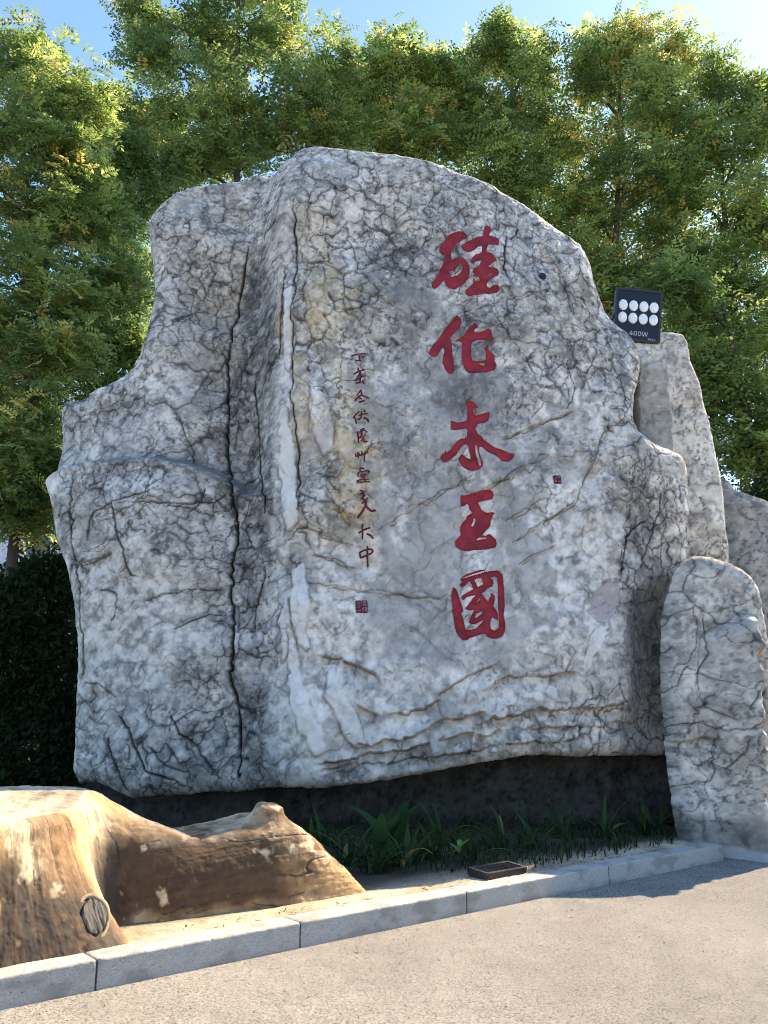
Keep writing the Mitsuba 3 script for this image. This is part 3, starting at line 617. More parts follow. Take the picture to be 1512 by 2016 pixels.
BIGW = [to_face(g) for g in BIG]
ALLBIG = unary_union(BIGW); BORDER = densify_pts = None
bp = []
for g in getattr(ALLBIG, 'geoms', [ALLBIG]):
    for r in [g.exterior, *g.interiors]: bp.append(densify(np.array(r.coords)[:-1], .006))
BORDER = cKDTree(np.vstack(bp))


def carve(x, z):
    """How deep the big characters are cut at a point."""
    out = np.zeros_like(x); b = ALLBIG.bounds
    m = np.flatnonzero((x > b[0] - .1) & (x < b[2] + .1) & (z > b[1] - .1) & (z < b[3] + .1))
    if len(m):
        d, _ = BORDER.query(np.stack([x[m], z[m]], -1)); shapely.prepare(ALLBIG); i = shapely.contains_xy(ALLBIG, x[m], z[m])
        out[m] = np.where(i, 0.028 * sstep(-.012, .03, d), 0.028 * sstep(-.012, .03, -d))
    return out


def main_feature(x, z, d, colour=True):
    s = 100
    yl = np.interp(x, LEDGE[:, 0], LEDGE[:, 1])
    left = 1 - sstep(-1.85, -1.55, x)
    face = zone(x, z, 880, 960, 300, 520, 10.7, 71)
    dens = 1.05 - 0.62 * face
    dY, c = rock_base(x, z, s, 0.25, dens, 0.6, d)
    # block below the ledge on the left stands forward; its sloping top is painted darker as shading
    top = sstep(-.04, .20, z - yl + .05 * (n2(x, z, 4, 3) - .5)) * left
    dY = dY - .05 * left * np.exp(-((z - yl + .05) / .09) ** 2)
    # big zones of colour; the left-turned facet gets grime and painted shade
    mk = sstep(.3, .7, n2(x + .04 * n2(x, z, 12, 97), z, 11, 98, 5))
    for px, py, rx, ry, col, a in ((650, 620, 60, 130, TAN, .6), (690, 860, 75, 210, TAN, .65), (700, 1010, 50, 120, TAN, .55), (620, 480, 60, 130, TAN, .4), (640, 1190, 70, 70, TAN, .35), (290, 1180, 140, 120, TAN, .35), (480, 760, 50, 160, TAN, .25), (1130, 560, 60, 150, TAN, .2),
                                   (780, 470, 55, 70, BLUE, .75), (805, 590, 60, 130, BLUE, .75), (900, 690, 90, 110, BLUE, .6), (960, 790, 110, 60, BLUE, .6), (1000, 650, 60, 60, BLUE, .5), (1060, 900, 110, 60, BLUE, .5), (860, 480, 60, 60, BLUE, .5), (720, 690, 26, 20, BLUE, .8), (730, 560, 30, 70, BLUE, .4),
                                   (485, 620, 60, 270, BLUE, .8), (495, 1000, 50, 190, BLUE, .7), (430, 800, 34, 130, BLUE, .65), (505, 1330, 40, 180, BLUE, .5), (400, 640, 40, 160, BLUE, .35), (200, 800, 60, 40, BLUE, .35), (445, 930, 35, 70, SOOT_SHADE, .55), (1240, 1010, 60, 110, BLUE, .5), (1300, 1100, 60, 190, BLUE, .45), (1060, 1330, 90, 40, BLUE, .4), (800, 1480, 120, 40, BLUE, .35), (400, 1490, 60, 60, BLUE, .5), (500, 1450, 40, 100, BLUE, .5),
                                   (560, 900, 22, 260, PALE, .7), (600, 1380, 70, 160, PALE, .75), (820, 1180, 190, 180, PALE, .55), (260, 1250, 130, 170, PALE, .65), (1100, 1150, 130, 240, PALE, .65), (740, 1400, 80, 110, PALE, .5), (900, 1400, 160, 60, PALE, .45), (560, 450, 25, 150, PALE, .4), (200, 840, 120, 50, PALE, .3)):
        amt = a * zone(x, z, px, py, rx, ry, 10.7, int(px + py)) * np.clip((.45 + 1.0 * mk) if col is BLUE else .6 + .7 * mk, 0, 1.2)
        if col is PALE:
            c = lerp(c, PALE * (.62 + .5 * mk + .24 * (n2(x, z, 24, 99) - .5))[:, None], np.clip(amt * .85, 0, 1)); continue
        c = c * (1 + np.clip(amt, 0, 1)[:, None] * (np.asarray(col) / GREY * (1.12 if col is BLUE else .97) - 1))
    ledge_shade = np.exp(-((z - yl - .09) / .10) ** 2) * left
    c = lerp(c, BLUE * .8, np.clip(ledge_shade * (.65 + .7 * n2(x, z, 6, 91)), 0, .92))  # bluish-dark shading painted along the ledge top
    stre = n2(x + .15 * n2(x, z, 1.8, 94), z, 4.2, 93, 4, .7) * (.6 + .8 * n2(x, z, 3, 95)) * face
    c = lerp(c, BLUE * 1.25, .55 * sstep(.30, .48, stre) * face)
    # the lower faces are stepped: thin sheets one over another
    for i, (ln, sp, fa) in enumerate([
            ([(612, 1502), (680, 1496), (740, 1486), (790, 1476), (850, 1463), (890, 1456), (960, 1440), (1010, 1432)], .10, .35), ([(690, 1466), (740, 1463), (790, 1455), (840, 1436), (870, 1421), (905, 1411), (960, 1402)], .085, .3),
            ([(700, 1380), (735, 1411), (760, 1409), (800, 1404), (840, 1397), (870, 1380)], .075, .3), ([(594, 1280), (640, 1291), (680, 1308), (720, 1320), (748, 1338)], .07, .28), ([(856, 1372), (880, 1352), (905, 1333), (950, 1318), (990, 1304)], .055, .25),
            ([(925, 1424), (970, 1411), (1010, 1406), (1060, 1396), (1130, 1396), (1200, 1386), (1255, 1372)], .10, .3), ([(930, 1366), (980, 1340), (1030, 1322), (1090, 1330), (1150, 1322)], .055, .25), ([(1040, 1440), (1100, 1432), (1170, 1430), (1240, 1426), (1300, 1424)], .07, .25), ([(870, 1485), (930, 1474), (1010, 1466), (1090, 1462), (1180, 1456)], .06, .22),
            ([(620, 1520), (700, 1512), (780, 1500), (860, 1490), (920, 1482)], .05, .2),
            ([(735, 1046), (790, 1016), (840, 985), (885, 955), (935, 940)], .05, .35), ([(950, 962), (1000, 935), (1040, 908), (1090, 885)], .05, .3), ([(985, 855), (1040, 836), (1090, 816), (1136, 798)], .075, .32), ([(1010, 1068), (1060, 1032), (1110, 1000), (1150, 968)], .075, .3), ([(1150, 970), (1166, 915), (1190, 880), (1196, 835), (1250, 800)], .05, .2),
            ([(1020, 1110), (1060, 1085), (1100, 1070)], .05, .2), ([(1000, 1020), (1030, 1005), (1070, 975)], .04, .2), ([(640, 960), (665, 1005), (695, 1035)], .05, .2), ([(590, 1040), (640, 1056), (690, 1075)], .05, .2), ([(610, 1085), (650, 1105), (700, 1122)], .05, .2), ([(612, 1150), (660, 1158), (715, 1160), (770, 1166), (830, 1178), (880, 1168)], .05, .25),
            ([(700, 560), (760, 580), (800, 600)], .03, .2), ([(880, 620), (930, 590), (990, 575)], .03, .2), ([(640, 560), (660, 610), (690, 600), (720, 590)], .04, .25), ([(1090, 420), (1130, 520), (1150, 590)], .05, .3), ([(240, 1065), (200, 1090), (165, 1085)], .04, .2), ([(140, 1110), (180, 1110), (230, 1092)], .04, .2)]):
        dY, c = ledge(x, z, ln, sp * (1.0 if i < 10 else .42), fa, dY, c, 300 + 7 * i, tan=.4 if i < 4 else .15)
        if i >= 10: dY, c = groove(x, z, ln, .012, .012, dY, c, 1300 + 7 * i, .7)
    # upright sheets along the ridge
    for i, (pts, ri, col, am) in enumerate([
            ([(556, 560), (574, 552), (580, 640), (574, 725), (560, 724), (556, 640)], .05, PALE, .9), ([(540, 500), (556, 495), (556, 600), (550, 660), (536, 655)], .04, TAN, .4), ([(546, 800), (566, 796), (577, 860), (582, 930), (592, 1030), (587, 1046), (560, 1040), (553, 960), (547, 880)], .06, PALE, .9),
            ([(576, 690), (602, 682), (611, 760), (611, 820), (601, 872), (580, 880), (574, 800)], .05, TAN, .5), ([(575, 1125), (602, 1105), (610, 1160), (613, 1222), (600, 1226), (612, 1290), (596, 1282), (575, 1230)], .06, PALE, .8), ([(552, 1222), (566, 1170), (574, 1215), (574, 1300), (556, 1306)], .05, PALE, .6),
            ([(566, 1228), (578, 1222), (584, 1270), (596, 1320), (620, 1400), (648, 1486), (622, 1494), (592, 1442), (574, 1382), (568, 1300)], .07, PALE, .8), ([(640, 1310), (672, 1306), (690, 1370), (712, 1440), (726, 1470), (690, 1470), (664, 1420), (640, 1360)], .06, PALE, .6), ([(580, 392), (604, 380), (606, 480), (598, 560), (584, 600)], .04, GREY, .3), ([(600, 560), (640, 540), (650, 590), (628, 640), (606, 650)], .04, TAN, .5), ([(610, 760), (650, 800), (660, 880), (640, 900), (615, 850)], .035, PALE, .4), ([(660, 820), (690, 850), (720, 920), (690, 925), (664, 890)], .035, TAN, .4)]):
        dY, c = plate(x, z, pts, ri, .022, dY, c, 500 + 7 * i, col, am)
    dY, c = plate(x, z, [(1165, 1198), (1172, 1165), (1195, 1140), (1222, 1130), (1239, 1136), (1238, 1170), (1220, 1200), (1210, 1221), (1182, 1224)], -.03, .02, dY, c, 640, (.40, .335, .32), .9)
    dY, c = plate(x, z, [(1150, 1300), (1165, 1250), (1185, 1225), (1212, 1222), (1206, 1238), (1180, 1280), (1160, 1325)], -.012, .02, dY, c, 650, PALE, .8)
    for i, (ln, w, dp) in enumerate([
            ([(468, 405), (455, 470), (440, 520), (428, 570), (420, 640), (418, 700), (420, 760), (418, 800), (422, 870), (430, 900), (440, 930), (448, 970), (455, 1010), (458, 1060), (447, 1090), (445, 1130), (450, 1200), (448, 1280), (447, 1330), (455, 1370), (467, 1420), (465, 1470), (458, 1535)], .026, .12),
            ([(480, 690), (485, 755), (494, 800), (495, 850), (499, 900), (511, 960), (520, 1000)], .016, .07), ([(520, 1100), (510, 1150), (505, 1200), (492, 1240)], .014, .05), ([(577, 375), (580, 470), (580, 560), (576, 640), (573, 700), (575, 770), (581, 830), (586, 880), (591, 950), (587, 1010)], .017, .07), ([(556, 500), (552, 600), (548, 690)], .014, .05),
            ([(130, 925), (135, 990), (140, 1050), (150, 1100), (155, 1200), (166, 1270), (160, 1340)], .014, .05), ([(228, 990), (232, 1040), (245, 1075), (252, 1110), (256, 1130), (285, 1142)], .015, .06), ([(170, 1062), (185, 1010), (215, 1000), (260, 985), (300, 975)], .014, .05), ([(290, 925), (292, 960), (288, 985)], .012, .04), ([(390, 945), (392, 975), (372, 1000), (330, 1005)], .013, .05),
            ([(240, 1408), (262, 1440), (272, 1470), (276, 1500), (300, 1520), (345, 1530)], .018, .07), ([(210, 1455), (222, 1490), (235, 1530), (255, 1560)], .016, .06), ([(340, 1400), (350, 1440), (380, 1460), (395, 1490), (410, 1520)], .013, .05), ([(300, 1470), (320, 1500), (370, 1520)], .012, .04), ([(165, 1340), (200, 1345), (230, 1370)], .010, .035), ([(200, 1162), (235, 1160), (243, 1190), (230, 1230)], .011, .04),
            ([(300, 1180), (370, 1160), (430, 1150)], .011, .04), ([(350, 1240), (400, 1210), (440, 1200)], .010, .035), ([(1000, 640), (1040, 690), (1060, 720)], .010, .03), ([(1010, 420), (1000, 470), (1004, 520)], .016, .06), ([(1030, 395), (1024, 415), (1010, 430)], .02, .08), ([(1290, 1010), (1255, 1038), (1245, 1060), (1242, 1120)], .016, .07), ([(1330, 950), (1322, 1000), (1300, 1060), (1285, 1100)], .012, .04), ([(1125, 690), (1140, 760), (1120, 790)], .010, .03),
            ([(270, 1000), (330, 990), (390, 985), (430, 960)], .013, .05), ([(310, 760), (330, 790), (345, 830), (360, 880)], .010, .03)]):
        dY, c = groove(x, z, ln, w, dp, dY, c, 700 + 5 * i)
    dY, c = plate(x, z, [(1275, 1150), (1310, 1120), (1400, 1110), (1400, 1500), (1246, 1500), (1232, 1440), (1260, 1365), (1253, 1290), (1246, 1240), (1258, 1190)], -.26, .36, dY, c, 655, BLUE * .9, .4)  # dark tint adds shade to the colour of this hollow
    # rough scaly surface near the upper right rim
    rim = zone(x, z, 1130, 560, 80, 190, 11.2, 15)
    dY = dY + rim * .05 * (n2(x, z, 12, 96, 4, 7) - .5) * 2
    return dY + carve(x, z), c


(mv, mf), mc, mpoly = slab(MAIN, main_Y, 0.30, 2.6, 0.0124, main_feature, 21, skirt=1.7)
rock = thing('inscribed_rock', 'huge cracked grey artificial rock face carved with a column of red characters', 'rock')
part(rock, 'rock_body', (mv, mf), 'plaster', smooth=True, color=mc)
nfront = len(mv)


def face_mesh(poly, off, h):
    """A painted shape lying on the rock's face: fine triangles that follow the face, off metres proud of it."""
    ms = []
    for g in getattr(poly, 'geoms', [poly]):
        if g.area < 1e-6: continue
        x0, z0, x1, z1 = g.bounds
        ring = []
        for r in [g.exterior, *g.interiors]:
            ring.append(densify(np.array(r.coords)[:-1], h))
        gx, gz = np.meshgrid(np.arange(x0, x1, h), np.arange(z0, z1, h)); inn = g.buffer(-h * .5)
        k = shapely.contains_xy(inn, gx.ravel(), gz.ravel())
        pts = np.vstack(ring + [np.stack([gx.ravel()[k], gz.ravel()[k]], -1)])
        from scipy.spatial import Delaunay
        tri = Delaunay(pts).simplices; cen = pts[tri].mean(1)
        tri = tri[shapely.contains_xy(g.buffer(1e-5), cen[:, 0], cen[:, 1])]
        a = pts[tri]; ar = (a[:, 1, 0] - a[:, 0, 0]) * (a[:, 2, 1] - a[:, 0, 1]) - (a[:, 1, 1] - a[:, 0, 1]) * (a[:, 2, 0] - a[:, 0, 0])
        tri = np.where((ar > 0)[:, None], tri, tri[:, ::-1])
        ms.append((pts, tri))
    pts, tri = join(ms)
    x, z = pts[:, 0], pts[:, 1]
    dd, ii = FT.query(np.stack([x, z], -1), k=3); w = 1 / (dd + 1e-4); y = (FY[ii] * w).sum(1) / w.sum(1)
    return np.stack([x, y - off, z], -1), tri


FV = mv[:np.searchsorted([0], 0) or len(mv)]
sel = (mv[:, 1] < 11.45) & (mv[:, 0] > -.6) & (mv[:, 0] < 2.6)
FT = cKDTree(mv[sel][:, [0, 2]]); FY = mv[sel][:, 1]
for g in BIGW:
    part(rock, 'inscription_character', face_mesh(g, .006, .012), 'red_paint', smooth=True)
for g in SMALL:
    part(rock, 'signature_character', face_mesh(to_face(g), .006, .010), 'dark_red_paint', smooth=True)
for g, mk in zip(SEALS, SEAL_MARKS):
    k = part(rock, 'seal', face_mesh(to_face(g), .006, .012), 'dark_red_paint', smooth=True)
    part(k, 'seal_mark', face_mesh(to_face(mk[0]), .010, .008), 'pink_mark', smooth=True)
# dark round fitting high on the right
bc = at(1070.7, 536.3, 11.0); dd, ii = FT.query([bc[0], bc[2]]); bc[1] = FY[ii]
cyl = trimesh.creation.cylinder(0.055, 0.05, sections=28); cyl.apply_transform(trimesh.transformations.rotation_matrix(math.pi / 2, [1, 0, 0])); cyl.apply_translation(bc)
knob = trimesh.creation.cylinder(0.02, 0.07, sections=6); knob.apply_transform(trimesh.transformations.rotation_matrix(math.pi / 2, [1, 0, 0])); knob.apply_translation(bc)
k = part(rock, 'bolt_plate', cyl, 'dark_metal', 'dark round bolt plate set in the rock', smooth=30)
part(k, 'bolt', knob, 'dark_metal', smooth=30)


def generic(seed, cell=0.2, dens=1.0, extra=None, tint=(1, 1, 1)):
    def fn(x, z, d):
        dY, c = rock_base(x, z, seed, cell, np.full(len(x), dens), .6, d, .55)
        if extra is not None: dY, c = extra(x, z, dY, c)
        return dY, c * np.asarray(tint)
    return fn


# foot of the rock, set back under the overhang
base_out = [(-5.0, -.1), (-5.0, .8), (-4.0, 1.3), (0, 1.4), (2, 1.6), (5.2, 1.6), (5.2, -.1)]
(bv_, bf_), bc_, _ = slab(base_out, lambda x, z: 12.1 + .06 * z + 0 * x, .15, .8, .03, generic(160, .3, .3), 161, pix=False)
part(rock, 'rock_foot', (bv_, bf_), 'plaster', 'dark recessed foot under the overhang', smooth=True, color=bc_ * [.12, .12, .125])  # dark stain and recess shade both put into this tint

pill = thing('rock_pillar', 'tall pale cracked rock pillar behind the right edge of the inscribed rock', 'rock')
def pill_extra(x, z, dY, c):
    dY, c = plate(x, z, [(1240, 740), (1268, 716), (1298, 708), (1312, 722), (1320, 800), (1326, 890), (1326, 1000), (1240, 1000)], .50, .08, dY, c, 820, BLUE * 1.3, .75, Y=11.9)
    return plate(x, z, [(1240, 690), (1285, 668), (1302, 690), (1290, 715), (1240, 720)], .15, .1, dY, c, 830, Y=11.9)
(v_, f_), c_, _ = slab([(1190, 700), (1215, 662), (1250, 652), (1300, 650), (1338, 652), (1353, 660), (1361, 695), (1372, 735), (1386, 780), (1400, 840), (1412, 890), (1422, 940), (1431, 1010), (1437, 1090), (1443, 1200), (1450, 1330), (1460, 1640), (1330, 1640), (1325, 1100), (1190, 1000)],
                       lambda x, z: 12.0 + .03 * z + 0 * x, .22, 1.0, .022, generic(170, .2, .6, pill_extra, (1.03, .99, .93)), 171, skew=.3)
scene[pill] = mikit.ply((v_, f_), 'plaster', smooth=True, color=c_)


def bould_extra(x, z, dY, c):
    dY0 = dY
    dY, c = plate(x, z, [(1396, 1290), (1400, 1250), (1416, 1225), (1446, 1212), (1478, 1206), (1490, 1214), (1496, 1260), (1500, 1340), (1505, 1460), (1516, 1760), (1410, 1760), (1400, 1620), (1396, 1480), (1390, 1360)], .50, .15, dY, c, 840, Y=10.1)
    xa, xb = at(1388, 1400, 10.1)[0], at(1525, 1400, 10.1)[0]; dY = dY0 + (dY - dY0) * sstep(xa, xb, x)
    for i, (ln, w) in enumerate([([(1404, 1205), (1406, 1250), (1408, 1280), (1392, 1306), (1387, 1330), (1387, 1365), (1402, 1392), (1440, 1408)], .02), ([(1312, 1330), (1330, 1362), (1354, 1358), (1358, 1320), (1385, 1312)], .015), ([(1483, 1318), (1484, 1360), (1470, 1385), (1468, 1405)], .014), ([(1422, 1450), (1416, 1500), (1416, 1540), (1352, 1552), (1340, 1590)], .013), ([(1464, 1450), (1458, 1490), (1430, 1510)], .013), ([(1320, 1440), (1370, 1420), (1420, 1432), (1440, 1445), (1488, 1418)], .012)]):
        dY, c = groove(x, z, ln, w * .8, .03, dY, c, 860 + 5 * i, .85, Y=10.1)
    dY, c = ledge(x, z, [(1322, 1462), (1360, 1458), (1400, 1452), (1430, 1452)], .06, .2, dY, c, 880, Y=10.2, tan=.3)
    c = lerp(c, SOOT_SHADE * 1.6, .6 * zone(x, z, 1450, 1650, 110, 50, 10.2, 15))
    wz = at(1450, 1672, 10.0)[2]; edge = z - wz - .10 * (n2(x, z, 5, 55) - .5) + (x - 3.9) * .12
    c = lerp(c, np.array([.52, .51, .50]), .85 * (1 - sstep(-.02, .03, edge)))
    return dY, c
bld = thing('boulder', 'upright cracked grey boulder at the far end of the kerb, right foreground of the rock', 'rock')
(v_, f_), c_, _ = slab([(1344, 1668), (1336, 1630), (1328, 1580), (1321, 1520), (1314, 1430), (1309, 1330), (1307, 1235), (1311, 1195), (1325, 1155), (1334, 1122), (1346, 1105), (1362, 1097), (1390, 1094), (1432, 1102), (1470, 1122), (1494, 1148), (1506, 1185), (1514, 1230), (1528, 1300), (1545, 1420), (1560, 1560), (1590, 1745), (1480, 1745), (1420, 1735), (1360, 1712)],
                       lambda x, z: 10.45 - .40 * np.clip(x - 3.4, -.3, 1.6) + .05 * z, .26, 1.3, .0125, generic(180, .3, .55, bould_extra, (.86, .85, .84)), 181, skew=.45)
scene[bld] = mikit.ply((v_, f_), 'plaster', smooth=True, color=c_)

far = thing('boulder', 'low dark grey boulder behind the upright boulder at the right edge', 'rock')
(v_, f_), c_, _ = slab([(1380, 1640), (1400, 1000), (1420, 955), (1450, 960), (1490, 972), (1520, 985), (1560, 1010), (1620, 1100), (1640, 1640)], lambda x, z: 12.6 + .06 * z + 0 * x, .4, 1.2, .025, generic(190, .26, .6, None, (.55, .56, .58)), 191, skew=.3)
scene[far] = mikit.ply((v_, f_), 'plaster', smooth=True, color=c_)
far = thing('boulder', 'small grey rock tip peeping out between the pillar and the low boulder', 'rock')
(v_, f_), c_, _ = slab([(1370, 1640), (1380, 1000), (1400, 940), (1424, 938), (1442, 948), (1455, 975), (1480, 1640)], lambda x, z: 14.2 + .03 * z + 0 * x, .3, 1.0, .035, generic(195, .26, .6, None, (.6, .6, .6)), 196)
scene[far] = mikit.ply((v_, f_), 'plaster', smooth=True, color=c_)

# ------------------------------------------------------------------ tree stump sculpture
SC = np.array([-0.9, 2.02])


def smin(a, b, k):
    h = np.clip(.5 + .5 * (b - a) / k, 0, 1); return b + (a - b) * h - k * h * (1 - h)


def stump_field(P):
    s, t, z = P[..., 0], P[..., 1], P[..., 2]
    ds, dt = s - SC[0], t - SC[1]; r = np.hypot(ds, dt); th = np.arctan2(dt, ds)
    zz = np.clip(z / .97, 0, 1.2)
    root = np.exp(-((th + .795) / .20) ** 2) * .52 * (1 - zz).clip(0) ** 1.7 + np.exp(-((th + 1.9) / .3) ** 2) * .06 * (1 - zz).clip(0) ** 2
    rr = 2.0 + .05 * (1 - zz).clip(0) ** 2 + root + .05 * (fbm(np.stack([th * 3, z * .5, 0 * z], -1), 3, 8) - .5)
    u = (th * 11 + .6 * (fbm(np.stack([th * 4, z * 2, 0 * z + 4], -1), 2, 12) - .5)) ; fr = np.abs(u - np.round(u + .31 * np.sin(np.round(u) * 7.3)))
    rr = rr - .009 * np.exp(-(fr / .05) ** 2) * sstep(.02, .12, 1 - zz + .06) + .02 * (fbm(np.stack([th * 14, z * .6, 0 * z], -1), 3, 9) - .5)
    top = .965 + .02 * (fbm(np.stack([s * 3, t * 3, 0 * s], -1), 3, 10) - .5) - .02 * sstep(.3, 2.0, r)
    rim = .09
    q1, q2 = r - rr + rim, z - top + rim
    body = np.minimum(np.maximum(q1, q2), 0) + np.hypot(np.maximum(q1, 0), np.maximum(q2, 0)) - rim
    # the long root running off to the right
    hs = np.interp(s, [.6, 1.0, 1.3, 1.65, 2.0, 2.25, 2.42, 2.65, 2.92, 3.16, 3.5], [1.0, .96, .80, .655, .70, .765, .76, .60, .36, .13, -.2])
    tc = np.interp(s, [.6, 1.4, 2.2, 3.3], [1.58, 1.32, 1.14, 1.0]); w = np.interp(s, [.6, 1.5, 2.4, 3.3], [.62, .52, .46, .36])
    f = (np.abs((t - tc) / w) ** 4.2 + np.abs(np.maximum(z, 0) / np.maximum(hs, .02)) ** 4.2) ** (1 / 4.2) - 1
    rt = f * np.minimum(w, np.maximum(hs, .1)) * .8 + np.maximum(s - 3.5, 0)
    rt = rt + .02 * (fbm(np.stack([s * 1.5, t * 8, z * 9], -1), 3, 11) - .5)
    out = smin(body, rt, .16)
    # cut branch end on the ridge of the root
    a, b = np.array([2.24, 1.0, .55]), np.array([2.28, .93, .845]); pa, ba = P - a, b - a; h = np.clip((pa @ ba) / (ba @ ba), 0, 1)
    nub = np.maximum(np.linalg.norm(pa - h[..., None] * ba, axis=-1) - .105, (pa @ ba) / np.linalg.norm(ba) - np.linalg.norm(ba))
    return smin(out, nub, .10)


sv, sf = surface_nets(stump_field, (-3.2, -.5, .02), (3.7, 4.35, 1.06), .032)
cen_ = sv[sf].mean(1); fine_ = np.flatnonzero((cen_[:, 0] > -.55) & (cen_[:, 1] < 2.3) & (cen_[:, 2] > .08))
sv, sf = trimesh.remesh.subdivide(sv, sf, face_index=fine_)
cen_ = sv[sf].mean(1); fine_ = np.flatnonzero((cen_[:, 0] > -.35) & (cen_[:, 1] < 1.75) & (cen_[:, 2] > .12) & (vnormals(sv, sf)[sf].mean(1)[:, 1] < .15))
sv, sf = trimesh.remesh.subdivide(sv, sf, face_index=fine_)
s_, t_, z_ = sv.T
wv = kp(s_, t_, z_)
th_ = np.arctan2(t_ - SC[1], s_ - SC[0]); r_ = np.hypot(t_ - SC[1], s_ - SC[0])
ochre, pale, brown, dark = np.array([.38, .245, .12]), np.array([.54, .42, .275]), np.array([.135, .075, .038]), np.array([.032, .025, .02])
isroot = sstep(.9, 1.3, s_) * (r_ > 1.9)
u1 = np.where(isroot > .5, t_ * 3 + z_ * 5, th_ * 9); u2 = np.where(isroot > .5, s_ * 1.2, z_ * 1.6)
g1 = fbm(np.stack([u1, u2, 0 * u1], -1), 4, 51); g2 = fbm(wv * 2.2, 4, 52); g3 = fbm(wv * 9, 4, 53)
c = lerp(np.tile(ochre, (len(wv), 1)), pale, sstep(.45, .65, g1) * .8)
c = lerp(c, brown, sstep(.46, .66, g2 + .12 * (g3 - .5)) * .75)
c = lerp(c, brown * .36, sstep(.75, 1.0, s_) * (r_ > 2.0) * sstep(.10, .22, z_ + .1 * (g3 - .5)) * (1 - sstep(.60, .74, z_ + .25 * (g3 - .5))) * (1 - sstep(2.1, 2.5, s_ + .3 * (g3 - .5))) * .92)  # shade inside the hollow of the root, painted as darker brown
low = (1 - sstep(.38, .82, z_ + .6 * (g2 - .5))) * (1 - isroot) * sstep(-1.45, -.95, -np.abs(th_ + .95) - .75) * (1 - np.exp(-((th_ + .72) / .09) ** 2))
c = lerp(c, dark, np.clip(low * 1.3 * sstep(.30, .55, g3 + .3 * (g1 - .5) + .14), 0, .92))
c = lerp(c, pale * 1.05, sstep(.66, .76, fbm(wv * 7, 5, 54)) * .8)
uu = (th_ * 11 + .6 * (fbm(np.stack([th_ * 4, z_ * 2, 0 * z_ + 4], -1), 2, 12) - .5)); fr = np.abs(uu - np.round(uu + .31 * np.sin(np.round(uu) * 7.3)))
c = lerp(c, dark * .6, np.exp(-(fr / .016) ** 2) * (1 - isroot) * .9 * (z_ < .95) * sstep(.35, .5, g1 + .2 * (g2 - .5)))
c = lerp(c, dark * .8, isroot * np.exp(-((np.abs((z_ * 7 + .5 * g2 * 4) % 1 - .5)) / .05) ** 2) * sstep(.5, .62, g3) * .8)
flat = sstep(.90, .95, z_) * (r_ < 1.95)
c = lerp(c, lerp(np.tile([.50, .40, .27], (len(wv), 1)), np.array([.30, .24, .17]), sstep(.45, .62, fbm(np.stack([r_ * 9, th_ * 2, 0 * r_], -1), 3, 57))), flat * .8)
# grain, chips and hair cracks on the part in view
g4 = fbm(np.stack([np.where(isroot > .5, t_ * 34 + z_ * 40, th_ * 70), np.where(isroot > .5, s_ * 5, z_ * 6), 0 * s_], -1), 4, 71); g5 = fbm(wv * 34, 3, 72); g6 = fbm(wv * 16, 4, 73)
c = c * (.45 + .62 * g4 + .48 * g5)[:, None]
c = lerp(c, brown * .8, sstep(.55, .68, g6) * sstep(.42, .6, g2) * .65)
c = lerp(c, pale * 1.1, sstep(.60, .68, fbm(wv * 11 + 3, 5, 74)) * sstep(.5, .62, fbm(wv * 2.6, 3, 75)) * .45)
c = lerp(c, dark, sstep(.60, .70, g4) * sstep(.48, .6, g1) * .55)
ck = np.abs(fbm(np.stack([np.where(isroot > .5, z_ * 5 + t_ * 2, th_ * 7.5), np.where(isroot > .5, s_ * 1.1, z_ * 1.2), 0 * s_ + 2], -1), 3, 76) - .5)
ckm = np.exp(-(ck / .0035) ** 2) * sstep(.4, .55, g2) * isroot
c = lerp(c, dark * .6, ckm * .9)
wv = wv + vnormals(wv, sf) * (.010 * (g4 - .5) + .006 * (g5 - .5) + .012 * (g6 - .5) - .010 * ckm)[:, None]
stump = thing('tree_stump', 'wide brown cement tree stump with a long root beside the kerb at lower left', 'tree stump')
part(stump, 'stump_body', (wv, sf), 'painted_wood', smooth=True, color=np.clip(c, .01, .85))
# the knot: a weathered oval of grain inside a dark ring
o = EYE; dv = FWD + UP * (1008 - 1800) / F + np.array([1, 0, 0]) * (192 - 756) / F; dv /= np.linalg.norm(dv)
rel = wv - o; al = rel @ dv; off = np.linalg.norm(rel - al[:, None] * dv, axis=1); cand = np.flatnonzero(off < .03); hit = cand[np.argmin(al[cand])]
nn = vnormals(wv, sf); near_ = np.linalg.norm(wv - wv[hit], axis=1) < .09; kn = nn[near_].mean(0); kn /= np.linalg.norm(kn)
if kn @ dv > 0: kn = -kn
kn = kn * .6 - dv * .4; kn /= np.linalg.norm(kn)
ku = np.cross([0, 0, 1], kn); ku /= np.linalg.norm(ku); kv = np.cross(kn, ku)
rr_, aa_ = np.meshgrid(np.linspace(0, 1, 26), np.linspace(0, 2 * np.pi, 73)[:-1], indexing='ij')
wob = 1 + .03 * np.sin(aa_ * 3 + 1) + .015 * np.sin(aa_ * 5)
A, B = .088 * rr_ * wob * np.cos(aa_), .118 * rr_ * wob * np.sin(aa_)
gr = fbm(np.stack([A * 70 + B * 12, B * 9, 0 * A], -1), 3, 61)
C = .012 + .014 * (gr - .5) - .06 * sstep(.88, .97, rr_)
kc = lerp(np.tile([.12, .108, .095], A.shape + (1,)), np.array([.03, .027, .024]), sstep(.40, .56, gr)); kc = lerp(kc, np.array([.02, .017, .015]), sstep(.86, .93, rr_))
kvv = wv[hit] + A[..., None] * ku + B[..., None] * kv + (C + .012)[..., None] * kn
n, m = rr_.shape; I = np.arange(n * m).reshape(n, m); J = np.roll(I, -1, 1)
kf = np.stack([I[:-1], I[1:], J[1:], J[:-1]], -1).reshape(-1, 4)
